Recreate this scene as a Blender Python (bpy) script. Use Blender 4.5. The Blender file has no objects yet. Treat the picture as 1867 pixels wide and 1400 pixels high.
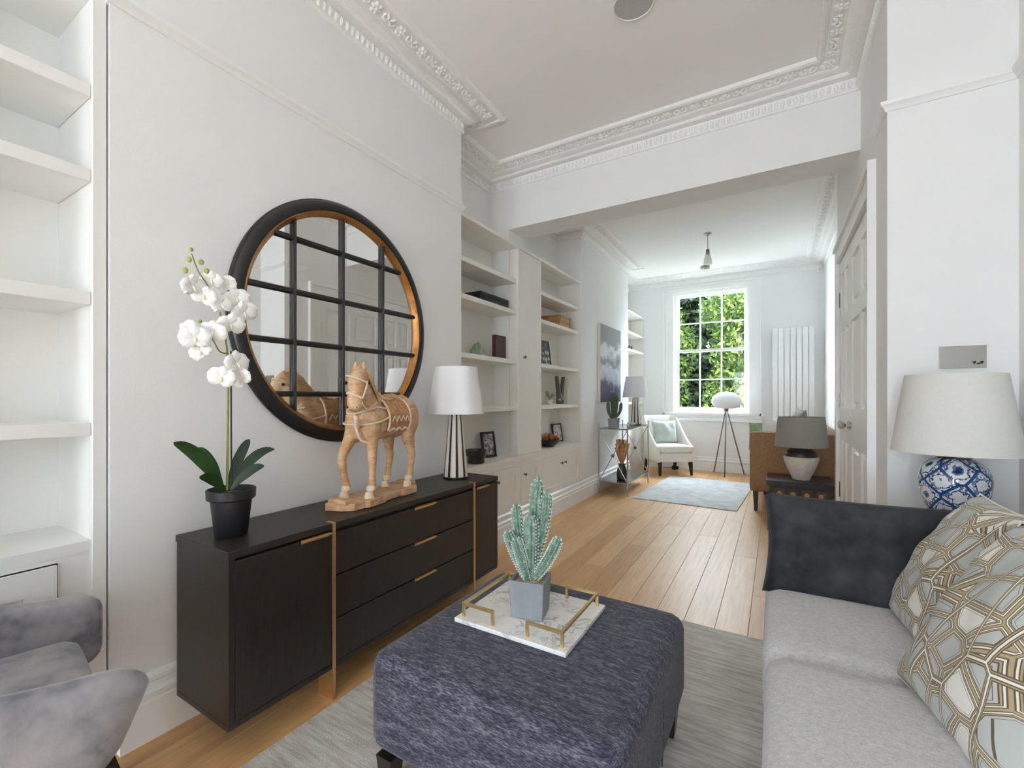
import bpy, bmesh, math, random
from mathutils import Vector, Matrix
import numpy as np
R = math.radians
random.seed(7); rng = np.random.default_rng(7)
scene = bpy.context.scene
COL = scene.collection

# ---------------------------------------------------------------- camera
F_PX, CX, CY, CAM_H = 829.0, 886.0, 723.0, 1.2
YAW = math.atan(529.0 / 829.0)
cam = bpy.data.cameras.new('camera'); cam_o = bpy.data.objects.new('camera', cam); COL.objects.link(cam_o)
cam.sensor_fit = 'HORIZONTAL'; cam.sensor_width = 36.0; cam.lens = F_PX / 1867.0 * 36.0
cam.shift_x = (933.5 - CX) / 1867.0; cam.shift_y = (CY - 700.0) / 1867.0
cam.clip_start = 0.05; cam.clip_end = 200
cam_o.location = (0, 0, CAM_H); cam_o.rotation_euler = (R(90), 0, YAW)
scene.camera = cam_o

# ---------------------------------------------------------------- light
world = bpy.data.worlds.new('world'); scene.world = world; world.use_nodes = True
bgn = world.node_tree.nodes['Background']
bgn.inputs[0].default_value = (0.76, 0.875, 1.0, 1); bgn.inputs[1].default_value = 3.6
sun = bpy.data.lights.new('sun', 'SUN'); sun.energy = 2.5; sun.angle = R(2); sun.color = (1.0, .95, .85)
sun_o = bpy.data.objects.new('sun', sun); COL.objects.link(sun_o)
sun_o.rotation_euler = Vector((-0.80, 0.10, -0.75)).to_track_quat('-Z', 'Y').to_euler()
def portal(name, loc, rot, sx, sy):
    l = bpy.data.lights.new(name, 'AREA'); l.shape = 'RECTANGLE'; l.size = sx; l.size_y = sy
    l.cycles.is_portal = True
    o = bpy.data.objects.new(name, l); COL.objects.link(o); o.location = loc; o.rotation_euler = rot
portal('window_portal', (-0.9, 8.36, 1.94), (R(-90), 0, 0), 1.0, 1.85)
portal('window_portal', (-1.2, -4.14, 1.175), (R(90), 0, 0), .6, 2.15)
portal('window_portal', (0.1, -4.14, 1.175), (R(90), 0, 0), .6, 2.15)
scene.view_settings.view_transform = 'Standard'; scene.view_settings.look = 'None'
scene.view_settings.gamma = 1.0; scene.view_settings.use_curve_mapping = False
scene.view_settings.exposure = 3.22
scene.cycles.max_bounces = 14; scene.cycles.diffuse_bounces = 10; scene.cycles.glossy_bounces = 5
scene.cycles.transparent_max_bounces = 12
scene.cycles.sample_clamp_indirect = 6.0
scene.cycles.use_denoising = True

# ---------------------------------------------------------------- materials
MATS = {}
def srgb(r, g, b):
    f = lambda c: (c / 255 / 12.92) if c / 255 <= .04045 else ((c / 255 + .055) / 1.055) ** 2.4
    return (f(r), f(g), f(b), 1)
class NT:
    def __init__(s, name):
        s.m = bpy.data.materials.new(name); s.m.use_nodes = True
        s.t = s.m.node_tree; s.b = s.t.nodes['Principled BSDF']; s.out = s.t.nodes['Material Output']
    def n(s, typ, **kw):
        nd = s.t.nodes.new(typ)
        for k, v in kw.items():
            if k.startswith('i_'):
                key = k[2:]; nd.inputs[int(key) if key.isdigit() else key].default_value = v
            else: setattr(nd, k, v)
        return nd
    def l(s, a, b): s.t.links.new(a, b)
    def coord(s, scale=(1, 1, 1), kind='Object', rot=(0, 0, 0)):
        tc = s.n('ShaderNodeTexCoord'); mp = s.n('ShaderNodeMapping')
        mp.inputs['Scale'].default_value = scale; mp.inputs['Rotation'].default_value = rot
        s.l(tc.outputs[kind], mp.inputs[0]); return mp.outputs[0]
    def noise(s, co, scale, detail=3, rough=.55):
        nd = s.n('ShaderNodeTexNoise'); nd.inputs['Scale'].default_value = scale
        nd.inputs['Detail'].default_value = detail; nd.inputs['Roughness'].default_value = rough
        s.l(co, nd.inputs['Vector']); return nd
    def ramp(s, fac, stops, interp='LINEAR'):
        nd = s.n('ShaderNodeValToRGB'); e = nd.color_ramp.elements; nd.color_ramp.interpolation = interp
        while len(e) < len(stops): e.new(.5)
        for i, (p, c) in enumerate(stops): e[i].position = p; e[i].color = c
        s.l(fac, nd.inputs[0]); return nd.outputs[0]
    def mix(s, fac, a, b, mode='MIX'):
        nd = s.n('ShaderNodeMix', data_type='RGBA', blend_type=mode)
        for sock, v in ((nd.inputs[0], fac), (nd.inputs[6], a), (nd.inputs[7], b)):
            if hasattr(v, 'is_linked'): s.l(v, sock)
            else: sock.default_value = v
        return nd.outputs[2]
    def math(s, op, a, b=0.0):
        nd = s.n('ShaderNodeMath', operation=op)
        for sock, v in ((nd.inputs[0], a), (nd.inputs[1], b)):
            if hasattr(v, 'is_linked'): s.l(v, sock)
            else: sock.default_value = v
        return nd.outputs[0]
    def bump(s, h, strength=.2, dist=.01):
        nd = s.n('ShaderNodeBump'); nd.inputs['Strength'].default_value = strength; nd.inputs['Distance'].default_value = dist
        s.l(h, nd.inputs['Height']); s.l(nd.outputs[0], s.b.inputs['Normal'])
    def setc(s, c):
        if hasattr(c, 'is_linked'): s.l(c, s.b.inputs['Base Color'])
        else: s.b.inputs['Base Color'].default_value = c
def M(name, col, rough=.5, metal=0., var=.06, vscale=6., bump=0., bscale=80., sheen=0., coat=0., spec=.5, stretch=(1, 1, 1), alpha=1.):
    if name in MATS: return MATS[name]
    t = NT(name); co = t.coord(stretch)
    n = t.noise(co, vscale)
    d = tuple(max(0, c * (1 - var)) for c in col[:3]) + (1,); u = tuple(min(1, c * (1 + var)) for c in col[:3]) + (1,)
    t.setc(t.ramp(n.outputs['Fac'], [(.3, d), (.7, u)]))
    b = t.b.inputs; b['Roughness'].default_value = rough; b['Metallic'].default_value = metal
    b['Sheen Weight'].default_value = sheen; b['Coat Weight'].default_value = coat
    b['Specular IOR Level'].default_value = spec; b['Alpha'].default_value = alpha
    if bump:
        n2 = t.noise(co, bscale, 2); t.bump(n2.outputs['Fac'], bump)
    MATS[name] = t.m; return t.m
def emis_free(name): return MATS[name]

WHITE = M('white_wall_paint', (.85, .85, .85, 1), .62, var=.012, vscale=3, bump=.04, bscale=140)
CEIL = M('ceiling_paint', (.93, .925, .915, 1), .7, var=.01, vscale=2)
TRIM = M('trim_paint', (.88, .88, .87, 1), .38, var=.01, vscale=4)
PLASTER = M('cornice_plaster', (.9, .895, .885, 1), .6, var=.03, vscale=30, bump=.1, bscale=160)
SHELFP = M('cream_joinery_paint', (.84, .825, .78, 1), .42, var=.012, vscale=4)
SHELFW = M('white_joinery_paint', (.85, .85, .83, 1), .42, var=.012, vscale=4)
BLACKM = M('black_lacquer', srgb(32, 31, 31), .32, var=.1)
BRASS = M('brushed_brass', srgb(222, 176, 118), .34, .8, var=.08, vscale=40, stretch=(1, 1, 8))
GOLDP = M('antique_gold', srgb(176, 124, 72), .38, .75, var=.25, vscale=18)
PALEBRASS = M('pale_brass', srgb(226, 198, 140), .3, .85, var=.08, vscale=30)
CHROME = M('polished_nickel', srgb(190, 188, 184), .12, 1., var=.02)
STEEL = M('dark_nickel', srgb(130, 126, 122), .25, 1., var=.05)
DARKLEG = M('dark_wood_leg', srgb(38, 28, 24), .35, var=.2, vscale=20)
IRON = M('black_iron', srgb(30, 30, 32), .5, .2, var=.1)
def wood_dark():
    t = NT('espresso_oak_veneer'); co = t.coord((60, 60, 3))
    n = t.noise(co, 3, 6, .65)
    t.setc(t.ramp(n.outputs['Fac'], [(.3, srgb(33, 27, 24)), (.7, srgb(52, 43, 37))]))
    t.b.inputs['Roughness'].default_value = .42; t.bump(n.outputs['Fac'], .12, .004); return t.m
ESPRESSO = wood_dark()
def wood_floor():
    t = NT('oak_floorboard'); oi = t.n('ShaderNodeObjectInfo')
    tc = t.n('ShaderNodeTexCoord'); add = t.n('ShaderNodeVectorMath', operation='ADD')
    sc = t.n('ShaderNodeVectorMath', operation='SCALE'); cmb = t.n('ShaderNodeCombineXYZ')
    t.l(oi.outputs['Random'], cmb.inputs[0]); t.l(oi.outputs['Random'], cmb.inputs[2]); t.l(cmb.outputs[0], sc.inputs[0]); sc.inputs['Scale'].default_value = 37.0
    t.l(tc.outputs['Object'], add.inputs[0]); t.l(sc.outputs[0], add.inputs[1])
    mp = t.n('ShaderNodeMapping'); mp.inputs['Scale'].default_value = (26, 1.4, 26); t.l(add.outputs[0], mp.inputs[0])
    n = t.noise(mp.outputs[0], 2.2, 5, .6)
    base = t.ramp(oi.outputs['Random'], [(0, srgb(206, 158, 104)), (.35, srgb(218, 172, 118)), (.7, srgb(230, 186, 134)), (1, srgb(212, 164, 112))])
    grain = t.ramp(n.outputs['Fac'], [(.3, (.82, .80, .78, 1)), (.62, (1.04, 1.03, 1.02, 1))])
    t.setc(t.mix(1.0, base, grain, 'MULTIPLY'))
    t.b.inputs['Roughness'].default_value = .40; t.b.inputs['Specular IOR Level'].default_value = .5
    t.b.inputs['Coat Weight'].default_value = .15; t.b.inputs['Coat Roughness'].default_value = .3
    t.bump(n.outputs['Fac'], .10, .003); return t.m
OAK = wood_floor()
def tweed(name, c1, c2, c3, scale=260, stretch=(1, 3.2, 1), bump=.35):
    t = NT(name); co = t.coord(stretch); n = t.noise(co, scale, 2, .6); n2 = t.noise(co, scale * .22, 3, .6)
    f = t.math('ADD', t.math('MULTIPLY', n.outputs['Fac'], .6), t.math('MULTIPLY', n2.outputs['Fac'], .4))
    t.setc(t.ramp(f, [(.36, c1), (.5, c2), (.64, c3)])); t.b.inputs['Roughness'].default_value = .95
    t.b.inputs['Specular IOR Level'].default_value = .15; t.b.inputs['Sheen Weight'].default_value = .15
    t.bump(n.outputs['Fac'], bump, .004); return t.m
TWEED = tweed('slate_tweed', srgb(40, 41, 54), srgb(72, 73, 88), srgb(122, 122, 134), 70, (1, 5, 5))
GREYWEAVE = tweed('light_grey_weave', srgb(180, 180, 183), srgb(200, 200, 202), srgb(218, 218, 220), 330, (1, 1.6, 1), .25)
BROWNFAB = tweed('tan_weave', srgb(140, 106, 76), srgb(158, 124, 92), srgb(172, 138, 104), 240, (1, 1, 1), .2)
CREAMFAB = M('cream_fabric', srgb(226, 221, 212), .9, var=.03, vscale=20, sheen=.2, bump=.15, bscale=220)
MINT = M('pale_mint_velvet', srgb(190, 200, 196), .85, var=.1, vscale=8, sheen=.3)
WHITEFAB = M('white_cotton', srgb(236, 236, 234), .9, var=.03, vscale=9)
GREYFAB = M('mid_grey_fabric', srgb(150, 150, 148), .92, var=.05, vscale=20)
def velvet(name, dark, mid, light, scale=7, sheen=.35):
    t = NT(name); co = t.coord(); n = t.noise(co, scale, 4, .6)
    lw = t.n('ShaderNodeTexNoise'); lw.inputs['Scale'].default_value = scale * 3.2; t.l(co, lw.inputs['Vector'])
    f = t.math('ADD', t.math('MULTIPLY', n.outputs['Fac'], .65), t.math('MULTIPLY', lw.outputs['Fac'], .35))
    t.setc(t.ramp(f, [(.34, dark), (.47, mid), (.62, light)])); b = t.b.inputs
    b['Roughness'].default_value = .8; b['Sheen Weight'].default_value = sheen; b['Sheen Roughness'].default_value = .35; b['Specular IOR Level'].default_value = .2
    n3 = t.noise(co, 240, 2); t.bump(n3.outputs['Fac'], .12, .003); return t.m
VELGREY = velvet('silver_grey_velvet', srgb(112, 112, 122), srgb(150, 150, 156), srgb(168, 167, 170))
VELCHAR = velvet('charcoal_velvet', srgb(34, 35, 38), srgb(50, 51, 55), srgb(66, 67, 72), 5, .08)
def rug_front():
    t = NT('distressed_grey_rug'); co = t.coord((1, 1, 1)); co2 = t.coord((2.2, 22, 1))
    n = t.noise(co, 2.6, 5, .65); n2 = t.noise(co2, 2.6, 5, .7); n3 = t.noise(co, 180, 2)
    f = t.math('ADD', t.math('MULTIPLY', n.outputs['Fac'], .35), t.math('MULTIPLY', n2.outputs['Fac'], .65))
    t.setc(t.ramp(f, [(.3, srgb(146, 140, 131)), (.44, srgb(188, 183, 174)), (.58, srgb(222, 218, 212)), (.75, srgb(232, 229, 223))]))
    t.b.inputs['Roughness'].default_value = .9; t.b.inputs['Sheen Weight'].default_value = .3; t.bump(n3.outputs['Fac'], .5, .006); return t.m
RUG1 = rug_front()
def rug_back():
    t = NT('pale_faded_rug'); co = t.coord((1, 1, 1)); n = t.noise(co, 6, 6, .7); n3 = t.noise(co, 130, 2)
    t.setc(t.ramp(n.outputs['Fac'], [(.3, srgb(178, 178, 176)), (.5, srgb(206, 207, 207)), (.7, srgb(222, 222, 220))]))
    t.b.inputs['Roughness'].default_value = .95; t.bump(n3.outputs['Fac'], .4, .005); return t.m
RUG2 = rug_back()
def marble():
    t = NT('white_marble'); co = t.coord(); n = t.noise(co, 9, 6, .62); d = t.n('ShaderNodeTexNoise')
    d.inputs['Scale'].default_value = 14; d.inputs['Detail'].default_value = 5; d.inputs['Distortion'].default_value = 2.2; t.l(co, d.inputs['Vector'])
    v = t.math('ABSOLUTE', t.math('SUBTRACT', d.outputs['Fac'], .5))
    veins = t.ramp(v, [(0, srgb(150, 152, 156)), (.03, srgb(205, 206, 208)), (.09, srgb(236, 236, 235))])
    t.setc(t.mix(t.ramp(n.outputs['Fac'], [(.45, (0, 0, 0, 1)), (.62, (1, 1, 1, 1))]), srgb(238, 238, 236), veins))
    t.b.inputs['Roughness'].default_value = .22; return t.m
MARBLE = marble()
CONCRETE = M('grey_concrete', srgb(140, 146, 152), .85, var=.1, vscale=16, bump=.25, bscale=90)
def deco():
    t = NT('geometric_print_fabric'); co = t.coord((1, 1.25, .05), rot=(0, 0, .5)); co2 = t.coord((1.5, .8, .05), rot=(0, 0, -.4))
    def vor(feature, scale, c, rnd=1.):
        v = t.n('ShaderNodeTexVoronoi', feature=feature); v.inputs['Scale'].default_value = scale; v.inputs['Randomness'].default_value = rnd; t.l(c, v.inputs['Vector']); return v
    v = vor('DISTANCE_TO_EDGE', 9.5, co); c = vor('F1', 9.5, co); v2 = vor('DISTANCE_TO_EDGE', 5.2, co2)
    brown, gold, pale, wht = srgb(104, 88, 70), srgb(178, 162, 126), srgb(190, 194, 192), srgb(236, 234, 226)
    sep = t.n('ShaderNodeSeparateColor'); t.l(c.outputs['Color'], sep.inputs[0])
    cell = t.ramp(sep.outputs[0], [(0, pale), (.72, pale), (.73, wht)], 'CONSTANT')
    B1 = [(0, gold), (.016, brown), (.034, wht), (.052, brown), (.066, gold), (.082, brown)]
    l1 = t.ramp(v.outputs['Distance'], B1, 'CONSTANT'); m1 = t.ramp(v.outputs['Distance'], [(0, (1, 1, 1, 1)), (.096, (0, 0, 0, 1))], 'CONSTANT')
    a = t.mix(m1, cell, l1)
    ring = t.ramp(v.outputs['Distance'], [(0, (0, 0, 0, 1)), (.13, (1, 1, 1, 1)), (.139, (0, 0, 0, 1))], 'CONSTANT')
    a = t.mix(ring, a, brown)
    l2 = t.ramp(v2.outputs['Distance'], [(0, wht), (.007, brown), (.015, gold), (.023, brown)], 'CONSTANT')
    m2 = t.ramp(v2.outputs['Distance'], [(0, (1, 1, 1, 1)), (.031, (0, 0, 0, 1))], 'CONSTANT')
    t.setc(t.mix(m2, a, l2)); t.b.inputs['Roughness'].default_value = .7; t.b.inputs['Sheen Weight'].default_value = .1; return t.m
DECO = deco()
def delft():
    t = NT('blue_white_porcelain'); tc = t.n('ShaderNodeTexCoord'); mp = t.n('ShaderNodeMapping'); mp.inputs['Scale'].default_value = (8, 3.2, 1); mp.inputs['Rotation'].default_value = (0, 0, .785)
    t.l(tc.outputs['UV'], mp.inputs[0])
    wob = t.n('ShaderNodeTexNoise'); wob.inputs['Scale'].default_value = 5; t.l(mp.outputs[0], wob.inputs['Vector'])
    v = t.n('ShaderNodeTexVoronoi', feature='F1'); v.inputs['Scale'].default_value = 1; v.inputs['Randomness'].default_value = .3; t.l(mp.outputs[0], v.inputs['Vector'])
    e = t.n('ShaderNodeTexVoronoi', feature='DISTANCE_TO_EDGE'); e.inputs['Scale'].default_value = 1; e.inputs['Randomness'].default_value = .3; t.l(mp.outputs[0], e.inputs['Vector'])
    sm = t.n('ShaderNodeTexVoronoi', feature='F1'); sm.inputs['Scale'].default_value = 5.5; t.l(mp.outputs[0], sm.inputs['Vector'])
    d = t.math('ADD', v.outputs['Distance'], t.math('MULTIPLY', t.math('SUBTRACT', wob.outputs['Fac'], .5), .34))
    wht, lb, db, nb = srgb(222, 226, 230), srgb(96, 128, 172), srgb(40, 70, 126), srgb(30, 42, 74)
    fl = t.ramp(d, [(0, nb), (.08, db), (.16, lb), (.22, wht), (.36, wht), (.40, db), (.45, wht)], 'CONSTANT')
    sp = t.ramp(sm.outputs['Distance'], [(0, db), (.24, lb), (.36, wht), (.6, wht), (.66, lb)], 'CONSTANT')
    inner = t.ramp(d, [(.44, (0, 0, 0, 1)), (.46, (1, 1, 1, 1))], 'CONSTANT')
    a = t.mix(inner, fl, sp)
    m2 = t.ramp(e.outputs['Distance'], [(0, (1, 1, 1, 1)), (.055, (0, 0, 0, 1))], 'CONSTANT')
    t.setc(t.mix(m2, a, db)); t.b.inputs['Roughness'].default_value = .12; t.b.inputs['Coat Weight'].default_value = .5; return t.m
DELFT = delft()
def horse_wood():
    t = NT('carved_honey_wood'); co = t.coord(); n = t.noise(t.coord((3, 3, 14)), 5, 5, .6); m = t.noise(co, 16, 4, .65)
    c = t.ramp(n.outputs['Fac'], [(.3, srgb(178, 132, 90)), (.7, srgb(212, 170, 126))])
    w = t.ramp(m.outputs['Fac'], [(.45, (0, 0, 0, 1)), (.68, (.65, .65, .65, 1))])
    t.setc(t.mix(w, c, srgb(228, 206, 178))); t.b.inputs['Roughness'].default_value = .55; t.bump(m.outputs['Fac'], .3, .004); return t.m
HWOOD = horse_wood()
HPALE = M('limewashed_wood', srgb(226, 204, 178), .65, var=.08, vscale=30, bump=.2, bscale=100)
HSAD = M('carved_saddle_wood', srgb(186, 138, 92), .6, var=.35, vscale=55, bump=.6, bscale=70)
LEAFG = M('orchid_leaf_green', srgb(44, 74, 36), .35, var=.25, vscale=12)
LEAFD = M('orchid_leaf_dark', srgb(40, 58, 42), .35, var=.25, vscale=12)
PETAL = M('white_petal', srgb(246, 246, 244), .6, var=.02, vscale=20, sheen=.2)
LIPM = M('petal_lip', srgb(236, 236, 210), .6, var=.1, vscale=60)
BUDG = M('green_bud', srgb(160, 178, 84), .5, var=.2, vscale=40)
STEMG = M('green_stem', srgb(136, 144, 66), .5, var=.15, vscale=30)
SOIL = M('mossy_soil', srgb(108, 104, 44), .95, var=.4, vscale=60, bump=.8, bscale=120)
GRAVEL = M('sandy_gravel', srgb(196, 176, 148), .95, var=.3, vscale=160, bump=.9, bscale=200)
POTB = M('black_plastic', srgb(30, 30, 33), .42, var=.06)
SHADEW = M('white_lampshade', srgb(240, 240, 242), .8, var=.012, vscale=60, bump=.08, bscale=300)
SHADEL = M('ivory_lampshade', srgb(222, 221, 216), .85, var=.02, vscale=80, bump=.1, bscale=260)
SHADEG = M('grey_linen_shade', srgb(150, 147, 140), .9, var=.06, vscale=120, bump=.2, bscale=260)
STRIPEW = M('pale_stripe_lacquer', srgb(226, 216, 204), .3, var=.02)
STRIPEB = M('black_stripe_lacquer', srgb(34, 32, 32), .3, var=.05)
CERAM = M('stone_ceramic', srgb(214, 206, 194), .7, var=.08, vscale=22, bump=.3, bscale=60)
CERDK = M('dark_bronze_glaze', srgb(62, 54, 52), .3, .3, var=.3, vscale=30)
GLASSBK = M('smoky_glass', srgb(60, 52, 50), .08, var=.1, alpha=.72)
AMBER = M('amber_glass', srgb(150, 84, 44), .1, var=.4, vscale=24, alpha=.9)
CLEARG = M('clear_glass', srgb(225, 232, 230), .05, var=.02, alpha=.3)
DARKTAB = M('black_stained_timber', srgb(44, 34, 33), .4, var=.3, vscale=24, stretch=(1, 8, 8))
CARVE = M('carved_timber', srgb(70, 56, 48), .5, var=.5, vscale=40, bump=.5, bscale=50)
MIRR = M('mirror_glass', (.90, .91, .89, 1), .015, 1., var=.004)
FOILB = M('dried_stem_tan', srgb(190, 144, 92), .9, var=.35, vscale=30)
SUCC = M('succulent_green', srgb(150, 168, 134), .7, var=.25, vscale=40)
CACT2 = M('dusty_cactus_green', srgb(84, 98, 76), .8, var=.25, vscale=40)
def cactus_mat():
    t = NT('cactus_skin'); co = t.coord(); n = t.noise(co, 90, 3); w = t.noise(co, 22, 3)
    t.setc(t.mix(t.ramp(n.outputs['Fac'], [(.5, (0, 0, 0, 1)), (.68, (.55, .55, .55, 1))]), t.ramp(w.outputs['Fac'], [(.3, srgb(82, 116, 98)), (.7, srgb(128, 158, 142))]), srgb(196, 208, 200)))
    t.b.inputs['Roughness'].default_value = .75; t.bump(n.outputs['Fac'], .3, .004); return t.m
CACT = cactus_mat()
CSPINE = M('cactus_spine_white', srgb(214, 220, 214), .8)
def glass_pane():
    t = NT('window_glass'); tr = t.n('ShaderNodeBsdfTransparent'); gl = t.n('ShaderNodeBsdfGlossy'); gl.inputs['Roughness'].default_value = .02
    mx = t.n('ShaderNodeMixShader'); mx.inputs[0].default_value = .008
    tr.inputs[0].default_value = (.97, .98, .97, 1)
    t.l(tr.outputs[0], mx.inputs[1]); t.l(gl.outputs[0], mx.inputs[2]); t.l(mx.outputs[0], t.out.inputs[0]); return t.m
PANE = glass_pane()
def seascape():
    t = NT('seascape_print'); tc = t.n('ShaderNodeTexCoord'); sp = t.n('ShaderNodeSeparateXYZ'); t.l(tc.outputs['Object'], sp.inputs[0])
    co = t.coord((1, 1.2, 2.4)); n = t.noise(co, 2.4, 4, .6)
    h = t.math('ADD', sp.outputs[2], t.math('MULTIPLY', t.math('SUBTRACT', n.outputs['Fac'], .5), .5))
    c = t.ramp(h, [(0, srgb(70, 66, 92)), (.2, srgb(84, 82, 106)), (.27, srgb(168, 172, 182)), (.42, srgb(196, 200, 206)), (.52, srgb(128, 132, 138)), (.6, srgb(176, 178, 182)), (.68, srgb(222, 222, 222)), (.78, srgb(150, 152, 156)), (1, srgb(160, 160, 162))])
    t.setc(c); t.b.inputs['Roughness'].default_value = .7; return t.m
SEA = seascape()
def photo_mat(name, a, b, sc, cut=.5):
    t = NT(name); n = t.noise(t.coord(), sc, 4, .6); t.setc(t.ramp(n.outputs['Fac'], [(cut - .08, a), (cut + .08, b)])); t.b.inputs['Roughness'].default_value = .3; return t.m
PHOTO1 = photo_mat('floral_photo_print', srgb(96, 84, 90), srgb(206, 196, 196), 26)
PHOTO2 = photo_mat('ink_sketch_print', srgb(96, 96, 94), srgb(224, 222, 216), 24, .42)
PHOTO3 = photo_mat('monochrome_print', srgb(60, 60, 62), srgb(210, 208, 206), 14)
def bone_inlay():
    t = NT('bone_inlay_pattern'); v = t.n('ShaderNodeTexVoronoi', feature='F1'); v.inputs['Scale'].default_value = 22; v.inputs['Randomness'].default_value = .3
    t.l(t.coord((1, 1, .7)), v.inputs['Vector']); t.setc(t.ramp(v.outputs['Distance'], [(.0, srgb(206, 204, 200)), (.36, srgb(70, 70, 74))], 'CONSTANT')); t.b.inputs['Roughness'].default_value = .4; return t.m
INLAY = bone_inlay()
REDBK = M('oxblood_leather', srgb(72, 34, 32), .5, var=.1)
CARDW = M('white_card', srgb(226, 220, 212), .8, var=.02)
BOXW = M('stacked_box_wood', srgb(186, 136, 84), .5, var=.15, vscale=20)
TRUNK = M('bark', srgb(92, 80, 66), .95, var=.3, vscale=12, bump=.8, bscale=14)
def foliage(name, a, b, c):
    t = NT(name); oi = t.n('ShaderNodeNewGeometry'); n = t.noise(t.coord(), 1.6, 3); 
    f = t.math('ADD', t.math('MULTIPLY', oi.outputs['Random Per Island'], .6), t.math('MULTIPLY', n.outputs['Fac'], .4))
    t.setc(t.ramp(f, [(.2, a), (.5, b), (.8, c)])); bb = t.b.inputs; bb['Roughness'].default_value = .6; bb['Specular IOR Level'].default_value = .2
    tr = t.n('ShaderNodeBsdfTranslucent'); tr.inputs[0].default_value = b; mx = t.n('ShaderNodeMixShader'); mx.inputs[0].default_value = .35
    t.l(t.b.outputs[0], mx.inputs[1]); t.l(tr.outputs[0], mx.inputs[2]); t.l(mx.outputs[0], t.out.inputs[0]); return t.m
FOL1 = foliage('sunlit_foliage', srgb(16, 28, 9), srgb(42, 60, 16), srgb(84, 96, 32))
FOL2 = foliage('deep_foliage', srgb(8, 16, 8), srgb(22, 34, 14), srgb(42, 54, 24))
GRASS = M('garden_ground', srgb(92, 100, 70), .95, var=.3, vscale=2)
BRICKG = M('garden_wall_render', srgb(196, 190, 180), .9, var=.08, vscale=3)

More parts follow.
